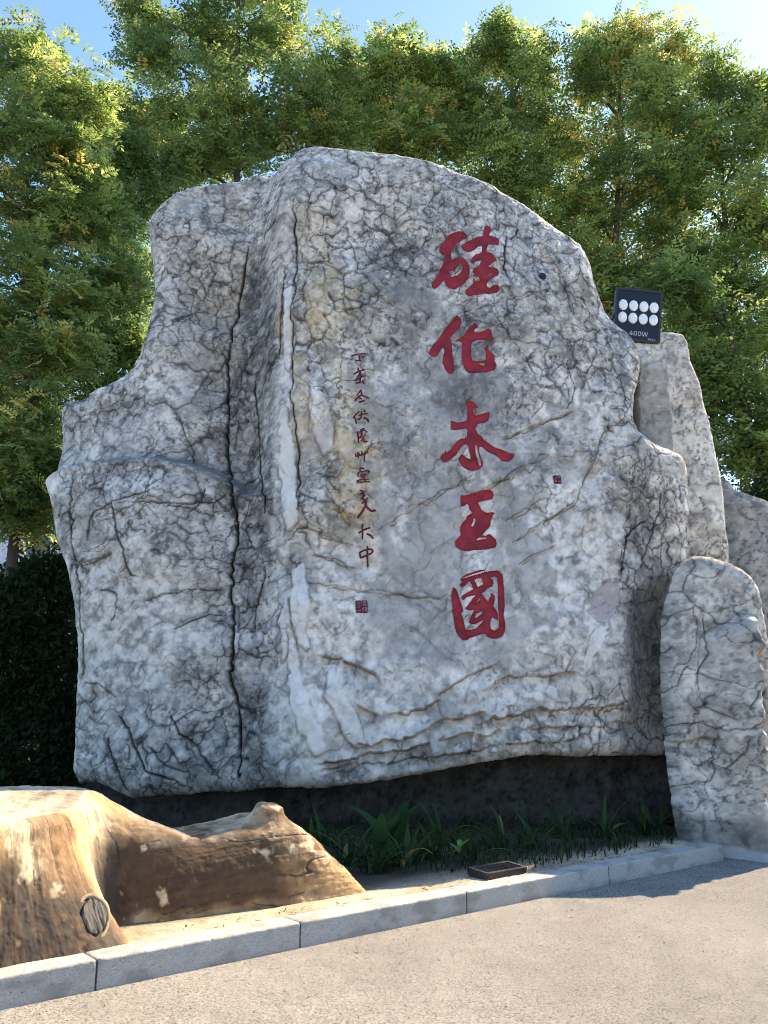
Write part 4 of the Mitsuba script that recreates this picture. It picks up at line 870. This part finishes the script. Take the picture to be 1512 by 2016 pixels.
part(stump, 'knot', (kvv.reshape(-1, 3), kf), 'painted_wood', 'weathered grey oval knot in a dark ring', smooth=True, color=kc.reshape(-1, 3))
ra, rb = np.meshgrid(np.linspace(0, 2 * np.pi, 73)[:-1], np.linspace(0, 2 * np.pi, 11)[:-1], indexing='ij')
wob = 1 + .03 * np.sin(ra * 3 + 1) + .015 * np.sin(ra * 5); tr = .016 + .004 * np.sin(ra * 2)
RA = (1.12 * wob)
rv = wv[hit] + (RA * .088 * np.cos(ra) + tr * np.cos(rb) * np.cos(ra))[..., None] * ku + (RA * .118 * np.sin(ra) + tr * np.cos(rb) * np.sin(ra))[..., None] * kv + (tr * np.sin(rb) * .9 - .004)[..., None] * kn
n, m = ra.shape; I = np.arange(n * m).reshape(n, m); A0, A1 = I, np.roll(I, -1, 0)
kf = np.stack([A0, A1, np.roll(A1, -1, 1), np.roll(A0, -1, 1)], -1).reshape(-1, 4)
rc = lerp(np.tile(pale * .55, (n * m, 1)), brown, sstep(.45, .65, fbm(rv.reshape(-1, 3) * 14, 3, 63)))
part(stump, 'knot_rim', (rv.reshape(-1, 3), kf), 'painted_wood', smooth=True, color=rc)

# ------------------------------------------------------------------ floodlights
def rounded_box(w, h, d, r):
    p = shapely.box(-w / 2 + r, -h / 2 + r, w / 2 - r, h / 2 - r).buffer(r, quad_segs=5)
    m = trimesh.creation.extrude_polygon(p, d, engine='earcut'); return m


def floodlight(key, M, w, h, lens=True, text=True, back=True, dp=.075):
    """In local axes: x right, y up, z out of the glass; M to the world."""
    def put(name, m, bsdf, dz=0, parent=key, **k):
        m = m.copy(); m.apply_transform(M); return part(parent, name, m, bsdf, **k)
    hb = rounded_box(w, h, dp, .035); hb.apply_translation([0, 0, -dp])
    fr = trimesh.creation.extrude_polygon(shapely.box(-w / 2 + .03, -h / 2 + .03, w / 2 - .03, h / 2 - .03).buffer(.03).difference(shapely.box(-w / 2 + .035, -h / 2 + .035, w / 2 - .035, h / 2 - .035)), .016, engine='earcut')
    hk = put('housing', trimesh.util.concatenate([hb, fr]), 'black_housing', smooth=35)
    gl = trimesh.creation.box([w - .074, h - .074, .006]); gl.apply_translation([0, 0, .004]); put('glass', gl, 'lamp_glass')
    fins = [trimesh.creation.box([.008, h * .8, .05]) for _ in range(9)]
    for i, b in enumerate(fins): b.apply_translation([(i - 4) * w * .09, 0, -.099])
    if back: put('cooling_fins', trimesh.util.concatenate(fins), 'black_housing')
    bz = [trimesh.creation.box([.012, .06, .22]), trimesh.creation.box([.012, .06, .22]), trimesh.creation.box([w + .04, .06, .012])]
    bz[0].apply_translation([-w / 2 - .014, -.02, -.13]); bz[1].apply_translation([w / 2 + .014, -.02, -.13]); bz[2].apply_translation([0, -.02, -.235])
    if back: put('bracket', trimesh.util.concatenate(bz), 'black_housing')
    if lens:
        for b in (0.325, .565):
            for a in (.165, .388, .61, .83):
                sph = trimesh.creation.icosphere(2, 1.0); sph.apply_scale([.098 * w, .105 * h, .028]); sph.apply_translation([(a - .5 + .008) * w, (.5 - b) * h, .008]); put('lens', sph, 'lamp_lens', smooth=True)
    if text:
        tm = meshkit.text_mesh('400W', .085 * h, .003); tm.apply_translation([-.17 * w, (.5 - .895) * h, .008]); put('lettering', tm, 'lettering_white')
        tm = meshkit.text_mesh('IP66', .045 * h, .003); tm.apply_translation([.23 * w, (.5 - .97) * h, .008]); put('lettering', tm, 'lettering_white')


fl = thing('floodlight', 'black floodlight with eight round lenses reading 400W on top of the rock pillar', 'floodlight')
p0, p1, p2 = at(1213, 566, 12.15), at(1304, 575, 12.15), at(1209.5, 662, 12.2)
U_ = p1 - p0; V_ = p0 - p2; w = np.linalg.norm(U_); hh = np.linalg.norm(V_) * 1.06; U_ /= w; V_ -= U_ * (U_ @ V_); V_ /= np.linalg.norm(V_); N_ = np.cross(U_, V_)
M = np.eye(4); M[:3, 0], M[:3, 1], M[:3, 2] = U_, V_, N_; M[:3, 3] = p0 + U_ * w / 2 - V_ * hh / 2
floodlight(fl, M, w, hh)
fl2 = thing('floodlight', 'flat black floodlight lying face up on the soil behind the kerb', 'floodlight')
c0 = on_ground(1006, 1726, .19); s0, t0 = st(c0); s0 += .22; t0 = max(t0, .47)
X_ = np.array([KD[0], KD[1], 0]); Nn = np.array([-KN[0] * -.22, -KN[1] * -.22, 1.0]); Nn = np.array([-.16 * -KN[0], -.16 * -KN[1], 1.0]); Nn = np.array([-KN[0] * .10, -KN[1] * .10, 1]); Nn /= np.linalg.norm(Nn); Yv = np.cross(Nn, X_)
M = np.eye(4); M[:3, 0], M[:3, 1], M[:3, 2] = X_, Yv, Nn; M[:3, 3] = kp(s0, t0, .190)
floodlight(fl2, M, .56, .26, False, False, False, .05)

# ------------------------------------------------------------------ trees
def compound_leaves(base, dirn, upn, L, pairs, wide, colour, rng, droop=.35, ll=.30):
    """Feathered leaves: leaflets (two triangles each) on both sides of a drooping rib."""
    N = len(base); dirn = dirn / np.linalg.norm(dirn, axis=1, keepdims=True)
    side = np.cross(dirn, upn); side /= np.linalg.norm(side, axis=1, keepdims=True) + 1e-9; nrm = np.cross(side, dirn)
    us = [(u, sg) for u in np.linspace(.18, .95, pairs) for sg in (-1, 1)] + [(1.0, 0)]
    V = np.empty((N, len(us), 4, 3)); z = np.array([0, 0, 1.0])
    for k, (u, sg) in enumerate(us):
        p = base + dirn * (L * u)[:, None] - z * (droop * L * u * u)[:, None]
        ax = side * sg * .93 + dirn * (.38 if sg else 1.0) - z * .18 * (0.4 + u) + .16 * rng.normal(size=(N, 3)); ax /= np.linalg.norm(ax, axis=1, keepdims=True)
        wd = np.cross(ax, nrm + .25 * rng.normal(size=(N, 3))); wd /= np.linalg.norm(wd, axis=1, keepdims=True) + 1e-9
        lf = (L * ll * (1.15 if pairs < 6 else 1.0) * (1 - .35 * abs(u - .5)))[:, None] * (.85 + .3 * rng.random((N, 1)))
        V[:, k, 0] = p; V[:, k, 1] = p + ax * lf * .48 + wd * lf * wide * (1.15 if pairs < 6 else 1); V[:, k, 2] = p + ax * lf; V[:, k, 3] = p + ax * lf * .48 - wd * lf * wide * (1.15 if pairs < 6 else 1)
    nq = N * len(us); f = np.arange(nq * 4).reshape(-1, 4)
    col = np.repeat(colour, len(us) * 4, axis=0) * np.repeat(.85 + .3 * rng.random((nq, 1)), 4, axis=0)
    return V.reshape(-1, 3), np.vstack([f[:, [0, 1, 2]], f[:, [0, 2, 3]]]), col


GREEN, LIME, YEL, DEEP = np.array([.17, .255, .075]), np.array([.46, .56, .17]), np.array([.66, .56, .16]), np.array([.08, .13, .04])


def tree(label, base, lobes, per, L, pairs, seed, yellow=.05, group=None, trunk_r=.13, lime=.45, lean=1.0):
    rng = np.random.default_rng(seed)
    key = thing('tree', label, 'tree', group)
    more = []
    for c0, r0 in lobes:
        more.append((c0, r0 * .72))
        for _ in range(3):
            u = rng.normal(size=3); u /= np.linalg.norm(u); more.append((c0 + u * r0 * rng.uniform(.55, .95), r0 * rng.uniform(.38, .6)))
    main_, lobes = lobes, more
    base = np.asarray(base, float); cs = np.array([l[0] for l in lobes]); rs = np.array([l[1] for l in lobes])
    top = cs[:, 2].max() + .4 * rs[np.argmax(cs[:, 2]), 2]; cen = cs.mean(0)
    h = np.linspace(0, 1, 14); path = base + np.stack([lean * (cen[0] - base[0]) * h ** 1.5, lean * (cen[1] - base[1]) * h ** 1.5, (top * .93 - base[2]) * h], -1)
    path[1:, :2] += .10 * (np.stack([fbm(np.stack([h * 3, 0 * h, 0 * h + seed], -1), 2, 1), fbm(np.stack([h * 3, 0 * h + 5, 0 * h + seed], -1), 2, 2)], -1) - .5)[1:] * 4 * h[1:, None]
    part(key, 'trunk', tube(path, trunk_r * (1.15 - h) ** .8 + .012, 9), 'bark', smooth=True)
    limbs, B, D, Cc = [], [], [], []
    for li, (c0, r0) in enumerate(zip(cs, rs)):
        zt = np.clip(c0[2] - 1.2 * r0[2] - .5, base[2] + 1.2, top); i = np.interp(zt, path[:, 2], np.arange(14)); s0 = np.array([np.interp(i, np.arange(14), path[:, k]) for k in range(3)])
        t = np.linspace(0, 1, 7)[:, None]; mid = s0 + (c0 - s0) * t + np.array([0, 0, 1]) * (.25 * np.linalg.norm(c0 - s0) * t * (1 - t)) + .06 * rng.normal(size=(7, 3)) * t
        if li % 4 == 0: limbs.append(tube(mid, np.linspace(.05, .015, 7), 6))
        for _ in range(5 if li % 4 == 0 else 0):
            e = c0 + rng.normal(size=3) * r0 * .5; a = mid[rng.integers(3, 7)]
            limbs.append(tube(a + (e - a) * np.linspace(0, 1, 5)[:, None] + .05 * rng.normal(size=(5, 3)) * np.array([0, 1, 1, 1, 0])[:, None], np.linspace(.018, .005, 5), 5))
        n = max(10, int(.54 * per * (r0[0] * r0[2] + .5 * r0[0] * r0[1]))); nc = max(3, n // 6)
        u = rng.normal(size=(nc, 3)); u /= np.linalg.norm(u, axis=1, keepdims=True)
        rad = (.30 + .60 * rng.random((nc, 1)) ** .6) * (.75 + .5 * fbm(u * 2.2 + c0, 2, seed)[:, None])
        w_ = rng.integers(0, nc, n); u = u[w_]
        tw = c0 + (u * rad[w_]) * r0 + rng.normal(size=(n, 3)) * .18
        td = u + np.array([0, 0, .35]) + .45 * rng.normal(size=(n, 3)); td /= np.linalg.norm(td, axis=1, keepdims=True); tw = tw - td * (.35 * L / .3)
        tone = np.clip(sstep(.1, .9, rng.random(nc))[w_] + .12 * rng.normal(size=n), 0, 1); yl = rng.random(n) < yellow * (.2 + 1.6 * (rng.random(nc)[w_] < .5))
        for j in range(9):
            q = tw + td * (.08 * j * L / .3) + .05 * rng.normal(size=(n, 3))
            sd = np.cross(td, [0, 0, 1.0]) * (1 if j % 2 else -1) + td * .55 + .45 * rng.normal(size=(n, 3)) + np.array([0, 0, .12])
            B.append(q); D.append(sd)
            cc = lerp(np.tile(GREEN, (n, 1)), LIME, np.clip(tone * lime * 2 - .2 + .25 * rng.normal(size=n), 0, 1)); cc = lerp(cc, DEEP, .7 * (rng.random(n) < .25)); cc = np.where((yl & (rng.random(n) < .75))[:, None] | (rng.random(n) < .008)[:, None], YEL * (.7 + .5 * rng.random((n, 1))), cc)
            Cc.append(cc)
    part(key, 'branches', join(limbs), 'bark', smooth=True)
    B, D, Cc = np.vstack(B), np.vstack(D), np.vstack(Cc); up = np.array([0, 0, 1.0]) + .35 * rng.normal(size=B.shape)
    v, f, col = compound_leaves(B, D, up, L * (.75 + .5 * rng.random(len(B))), pairs, .19, Cc, rng)
    part(key, 'crown', (v, f), 'leaves', color=col)
    return len(f)


def lobes(items, Y, dep=.9):
    out = []
    for px, py, rx, ry, *dy in items:
        rx, ry, py = rx * .88, ry * .88, py + 16
        y = Y + (dy[0] if dy else 0); c = at(px, py, y); k = np.linalg.norm(c - EYE) / math.hypot(F, math.hypot(px - 756, py - 1008))
        out.append((c, np.array([rx * k, dep * (rx + ry) / 2 * k, ry * k])))
    return out


NT = 0
NT += tree('leafy tree with large feathered leaves at the left edge, nearest of the trees', (-5.9, 12.9, .1),
     lobes([(20, 110, 85, 75), (95, 190, 85, 65), (165, 190, 26, 34), (40, 250, 110, 80, -.2), (150, 300, 70, 70), (30, 380, 110, 80, -.2), (120, 430, 90, 70, .3), (40, 520, 110, 80, -.2), (130, 560, 90, 80), (30, 660, 90, 80), (120, 690, 70, 70), (40, 800, 90, 70), (20, 880, 80, 50), (70, 880, 40, 50), (230, 540, 50, 80, .8), (220, 420, 60, 70, 1.0), (-80, 300, 110, 160), (-90, 600, 110, 160), (50, 950, 60, 30), (40, 990, 40, 24)], 12.9), 64, .36, 7, 1, .10, trunk_r=.085, lime=.6, lean=.15)
NT += tree('dark green tree between the left edge tree and the tall tree behind the rock', (-4.2, 16.8, .1),
     lobes([(235, 240, 50, 60), (290, 320, 60, 70), (240, 430, 60, 80), (270, 560, 50, 90), (200, 640, 70, 80), (260, 680, 50, 60), (180, 760, 80, 60), (215, 330, 50, 60), (120, 700, 60, 80), (60, 840, 80, 50), (130, 900, 60, 60), (160, 960, 50, 50), (0, 760, 80, 80)], 17.0), 62, .42, 4, 2, .03, lime=.3)
NT += tree('tall tree rising past the top of the frame behind the left shoulder of the rock', (-3.2, 17.5, .1),
     lobes([(300, 110, 60, 70), (330, 200, 80, 80), (420, 60, 90, 90, .3), (450, 180, 100, 90, -.5), (560, 60, 90, 90), (580, 190, 90, 90, -.4), (640, 130, 60, 90), (500, -60, 140, 80), (350, 300, 80, 60), (450, 290, 90, 55), (570, 270, 80, 45), (660, 250, 50, 50), (285, 30, 30, 50)], 18.0), 52, .42, 4, 3, .05, lime=.55)
NT += tree('slender pale tree with thin open crown above the highest point of the rock', (.0, 19.5, .1),
     lobes([(750, 150, 50, 60), (740, 240, 60, 50), (830, 170, 45, 55), (830, 250, 60, 50), (790, 290, 60, 30), (770, 100, 26, 40), (850, 120, 24, 30), (700, 180, 30, 60)], 19.5), 44, .45, 4, 4, .12, lime=.75)
NT += tree('rounded tree with feathery top right of the highest point of the rock', (3.2, 19.6, .1),
     lobes([(1000, 80, 60, 50), (950, 100, 50, 60), (1060, 110, 45, 60), (970, 190, 80, 70, -.4), (1060, 220, 70, 80), (930, 270, 70, 60), (1010, 310, 80, 60, -.4), (1090, 330, 70, 70), (960, 350, 70, 40), (1080, 420, 70, 60), (900, 200, 30, 60), (1000, 380, 60, 40), (1120, 490, 60, 60)], 20.0), 50, .45, 4, 5, .06, lime=.6)
NT += tree('tree with yellowing tips on top, second from the right edge', (5.4, 19.6, .1),
     lobes([(1180, 80, 45, 40), (1250, 90, 60, 60), (1310, 90, 30, 50), (1150, 150, 40, 60), (1230, 190, 90, 80, -.4), (1310, 220, 50, 80), (1150, 270, 60, 70), (1240, 320, 90, 80, -.4), (1170, 400, 60, 70), (1280, 430, 80, 80), (1190, 510, 60, 60), (1270, 540, 70, 60, .5), (1330, 340, 40, 80), (1210, 590, 60, 50), (1150, 560, 40, 50), (1340, 470, 50, 80)], 20.0), 50, .45, 4, 6, .22, lime=.6)
NT += tree('broad tree filling the right edge behind the floodlight', (8.4, 19.0, .1),
     lobes([(1410, 140, 50, 50), (1480, 170, 60, 60), (1380, 230, 50, 80), (1460, 270, 80, 80, -.4), (1540, 260, 70, 100), (1380, 370, 60, 80), (1460, 410, 80, 80), (1530, 440, 60, 90), (1400, 500, 70, 80), (1480, 560, 80, 80, -.4), (1420, 630, 70, 70), (1490, 690, 70, 80), (1350, 640, 60, 60), (1560, 580, 60, 100)], 19.5), 50, .45, 4, 7, .06, lime=.5)
NT += tree('dark leafy tree low behind the rock pillar at the right', (8.2, 16.4, .1),
     lobes([(1360, 600, 50, 60), (1430, 720, 60, 70), (1490, 780, 60, 70), (1400, 800, 45, 60), (1460, 880, 50, 50), (1510, 880, 50, 70), (1380, 700, 40, 70), (1330, 560, 40, 50), (1500, 960, 40, 40), (1540, 640, 60, 100)], 16.6), 62, .40, 4, 8, .03, lime=.35)
print('leaf triangles', NT)

# hedge in the deep shade left of the rock
def shrub(label, items, Y, n, size, seed, cat='shrub', base=None):
    rng = np.random.default_rng(seed); key = thing('shrub', label, cat)
    B = []
    for c0, r0 in lobes(items, Y, .7):
        k = int(4 * n * r0[0] * r0[2]); u = rng.normal(size=(k, 3)); u /= np.linalg.norm(u, axis=1, keepdims=True); B.append(c0 + u * r0 * (.4 + .6 * rng.random((k, 1)) ** .5))
    B = np.vstack(B); B[:, 2] = np.maximum(B[:, 2], .15); N = len(B)
    a = rng.normal(size=(N, 3)); a /= np.linalg.norm(a, axis=1, keepdims=True); b = np.cross(a, rng.normal(size=(N, 3))); b /= np.linalg.norm(b, axis=1, keepdims=True); s = size * (.6 + .8 * rng.random((N, 1)))
    V = np.stack([B, B + a * s * .5 + b * s * .25, B + a * s, B + a * s * .5 - b * s * .25], 1).reshape(-1, 3); f = np.arange(N * 4).reshape(-1, 4)
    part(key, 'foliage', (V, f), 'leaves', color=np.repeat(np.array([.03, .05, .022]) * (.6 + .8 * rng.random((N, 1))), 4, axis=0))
    cb = np.mean([l[0] for l in lobes(items, Y)], axis=0)
    part(key, 'stems', join([tube([[cb[0] + dx * .3, Y, .05], [cb[0] + dx, Y + .1, .7], [cb[0] + dx * 1.5, Y, cb[2]]], [.03, .02, .01], 6) for dx in (-.5, -.1, .4)]), 'bark', smooth=True)


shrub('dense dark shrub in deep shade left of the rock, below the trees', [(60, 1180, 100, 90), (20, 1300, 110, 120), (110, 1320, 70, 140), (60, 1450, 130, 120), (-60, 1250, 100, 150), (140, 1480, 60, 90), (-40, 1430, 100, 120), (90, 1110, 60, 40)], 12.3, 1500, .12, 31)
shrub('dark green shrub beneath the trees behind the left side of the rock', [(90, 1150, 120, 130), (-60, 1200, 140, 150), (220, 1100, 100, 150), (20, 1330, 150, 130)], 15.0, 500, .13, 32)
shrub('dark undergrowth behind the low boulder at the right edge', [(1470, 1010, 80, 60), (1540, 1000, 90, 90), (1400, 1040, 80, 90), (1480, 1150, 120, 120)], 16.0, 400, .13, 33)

# ------------------------------------------------------------------ plants in the bed
def strap(base, az, length, width, bend, rng, lean=.25, seg=6):
    u = np.linspace(0, 1, seg + 1); d = np.array([math.cos(az), math.sin(az), 0]); sd = np.array([-d[1], d[0], 0])
    ang = math.pi / 2 - lean - bend * u ** 1.3; st_ = np.cumsum(np.concatenate([[0], np.full(seg, length / seg)]))
    x = np.concatenate([[0], np.cumsum(np.cos(ang[:-1]) * length / seg)]); z = np.concatenate([[0], np.cumsum(np.sin(ang[:-1]) * length / seg)])
    w = width * np.sin(np.pi * (.12 + .88 * u)) ** .7 * (1 - u ** 4); mid = base + d * x[:, None] + np.array([0, 0, 1]) * z[:, None]
    fold = np.array([0, 0, 1]) * (.15 * w)[:, None]
    V = np.stack([mid - sd * w[:, None] / 2 + fold, mid, mid + sd * w[:, None] / 2 + fold], 1).reshape(-1, 3)
    f = []
    for i in range(seg):
        for j in (0, 1): a = i * 3 + j; f += [[a, a + 3, a + 4], [a, a + 4, a + 1]]
    V[:, 2] = np.maximum(V[:, 2], base[2] - .005)
    return V, np.array(f)


def soil_z(p):
    s, t = st(p)
    return BED + .05 * float(sstep(1.0, 4, np.array(t))) - .01


def clump(label, p, n, length, width, seed, group=None, cat='plant', bend=1.3, col=(.045, .08, .028), name='strap_leaf_plant'):
    rng = np.random.default_rng(seed); key = thing(name, label, cat, group); p = np.array([p[0], p[1], soil_z(p)])
    for j in range(n):
        m = strap(p + np.array([*(.05 * rng.normal(size=2)), -.01]), rng.uniform(0, 2 * np.pi), length * rng.uniform(.55, 1.1), width * rng.uniform(.8, 1.5), bend * rng.uniform(.5, 1.9), rng, rng.uniform(.15, .95))
        cc = np.array(col) * (.7 + .6 * rng.random()); 
        if rng.random() < .08: cc = np.array([.22, .19, .07])
        part(key, 'leaf', m, 'grass_blades', smooth=True, color=np.tile(cc, (len(m[0]), 1)))


def bed_at(px, py): return on_ground(px, py, BED + .02)


PL = [((690, 1700), 12, .55, .035, 'arching strap leaf plant beside the tip of the stump root'), ((745, 1712), 13, .50, .035, 'strap leaf plant in front of the broad leaf plant'), ((800, 1700), 12, .55, .036, 'strap leaf plant just right of the broad leaf plant'), ((850, 1690), 10, .5, .03, 'strap leaf plant left of the sunlit sprig'),
      ((865, 1660), 9, .6, .03, 'taller strap leaf plant behind the sunlit sprig'), ((930, 1690), 10, .45, .03, 'strap leaf plant between the sunlit sprig and the fallen floodlight'), ((985, 1672), 10, .55, .032, 'strap leaf plant right behind the fallen floodlight'), ((1050, 1668), 9, .5, .03, 'strap leaf plant right of the fallen floodlight'),
      ((1110, 1650), 10, .55, .032, 'strap leaf plant in the dark middle of the bed right of the floodlight'), ((1190, 1650), 11, .55, .036, 'strap leaf plant second from the upright boulder'), ((1270, 1640), 12, .6, .04, 'drooping strap leaf plant next to the upright boulder'), ((640, 1672), 10, .5, .03, 'strap leaf plant half hidden behind the stump root')]
for i, (pp, n, l, w, lb) in enumerate(PL):
    clump(lb, bed_at(*pp), int(n * 1.6), l * 1.25, w * 1.3, 400 + i, 'strap leaf plants in the bed')
key = thing('broad_leaf_plant', 'dark broad leaf plant with oval leaves in front of the rock foot', 'plant'); rng = np.random.default_rng(77)
p = bed_at(765, 1690); p[2] = soil_z(p)
for j in range(9):
    m = strap(p + np.array([.05 * rng.normal(), .05 * rng.normal(), -.01]), rng.uniform(0, 2 * np.pi), rng.uniform(.6, .85), rng.uniform(.16, .22), rng.uniform(.4, 1.4), rng, rng.uniform(.1, .5), 8)
    part(key, 'leaf', m, 'grass_blades', smooth=True, color=np.tile(np.array([.04, .085, .03]) * rng.uniform(.7, 1.3), (len(m[0]), 1)))
key = thing('sprig', 'small sunlit bright green sprig at the front of the dark plants', 'plant')
p = bed_at(905, 1702); p[2] = soil_z(p)
part(key, 'stem', tube([p + [0, 0, -.02], p + [.01, .01, .10], p + [.0, .0, .2]], [.005, .004, .003], 5), 'bark', smooth=True)
for az, ln, zz in ((2.6, .16, .14), (.3, .15, .18), (1.4, .10, .2), (4.0, .10, .16)):
    m = strap(p + np.array([0, 0, zz]), az, ln, .055, .6, rng, .8, 5); part(key, 'leaf', m, 'grass_blades', smooth=True, color=np.tile([.17, .27, .06], (len(m[0]), 1)))
# short ground cover
rng = np.random.default_rng(88); ms = []
for j in range(2400):
    px = rng.uniform(600, 1330); s0, t0 = st(bed_at(px, rng.uniform(1620, 1716))); 
    if t0 < .45 or (s0 < 3.6 and t0 < .9): continue
    p = kp(s0, t0, 0); p[2] = soil_z(p) + .012
    ms.append(strap(p, rng.uniform(0, 6.3), rng.uniform(.06, .20), rng.uniform(.008, .022), rng.uniform(.3, 2), rng, rng.uniform(0, .7), 4))
V, Fc = join(ms)
scene['ground_cover'] = mikit.ply((V, Fc), 'grass_blades', color=np.repeat(np.array([.03, .05, .02]) * (.5 + rng.random((len(ms), 1))), 15, axis=0))
labels['ground_cover'] = {'label': 'short dark grass and weeds between the plants under the overhang', 'category': 'grass', 'kind': 'stuff'}
# dry litter and crumbs of stone on soil and road
rng = np.random.default_rng(90); ms = []
ICO = trimesh.creation.icosphere(0, 1.0)
for j in range(2600):
    if j < 900: s0, t0, zb = rng.uniform(-1.5, 8), abs(rng.normal(0, 1)) * .9 + .18, BED + .004
    else: s0, t0, zb = rng.uniform(-1, 9), -abs(rng.normal(0, 1)) * 1.2 - .01, .001
    if t0 > .16 and s0 < 1.2: continue
    r = abs(rng.normal(0, .0018)) + .002
    ms.append((ICO.vertices * (r * rng.uniform(.6, 1.3, 3)) @ trimesh.transformations.random_rotation_matrix(rng.random(3))[:3, :3] + kp(s0, t0, zb + r * .4), ICO.faces))
scene['grit'] = mikit.ply(join(ms), 'soil'); labels['grit'] = {'label': 'loose stone crumbs scattered on the soil and along the kerb', 'category': 'gravel', 'kind': 'stuff'}

rng = np.random.default_rng(91); ms = []
for j in range(150):
    s0, t0 = rng.uniform(1.2, 7.2), .28 + abs(rng.normal(0, .35)); p = kp(s0, t0, 0); p[2] = soil_z(p) + .016
    if s0 < 3.4 and t0 > .5: continue
    ms.append(strap(p, rng.uniform(0, 6.3), rng.uniform(.03, .075), rng.uniform(.012, .026), rng.uniform(-.3, .3), rng, 1.45, 3))
V, Fc = join(ms)
scene['leaf_litter'] = mikit.ply((V, Fc), 'grass_blades', color=np.repeat(np.array([.20, .14, .06]) * (.4 + rng.random((len(ms), 1))), 12, axis=0))
labels['leaf_litter'] = {'label': 'small dry leaves lying on the soil behind the kerb', 'category': 'leaves', 'kind': 'stuff'}

# ------------------------------------------------------------------ far behind the trees
scene['pale_wall'] = plain((.55, .56, .58), .9); scene['roof_sheet'] = plain((.30, .32, .30), .7); scene['window_dark'] = plain((.05, .06, .07), .2)
bd = thing('building', 'pale low building glimpsed between the trunks at the left', 'building')
def bx(x0, x1, y0, y1, z0, z1):
    b = trimesh.creation.box([x1 - x0, y1 - y0, z1 - z0]); b.apply_translation([(x0 + x1) / 2, (y0 + y1) / 2, (z0 + z1) / 2]); return b
part(bd, 'wall', bx(-36, -14, 48, 56, 0, 18), 'pale_wall'); part(bd, 'roof', bx(-36.5, -13.5, 47.5, 56.5, 18, 18.5), 'roof_sheet')
for xx in np.arange(-34, -15, 3.2):
    for zz in (3, 7, 11, 15): part(bd, 'window', bx(xx, xx + 1.4, 47.95, 48.1, zz, zz + 1.6), 'window_dark')
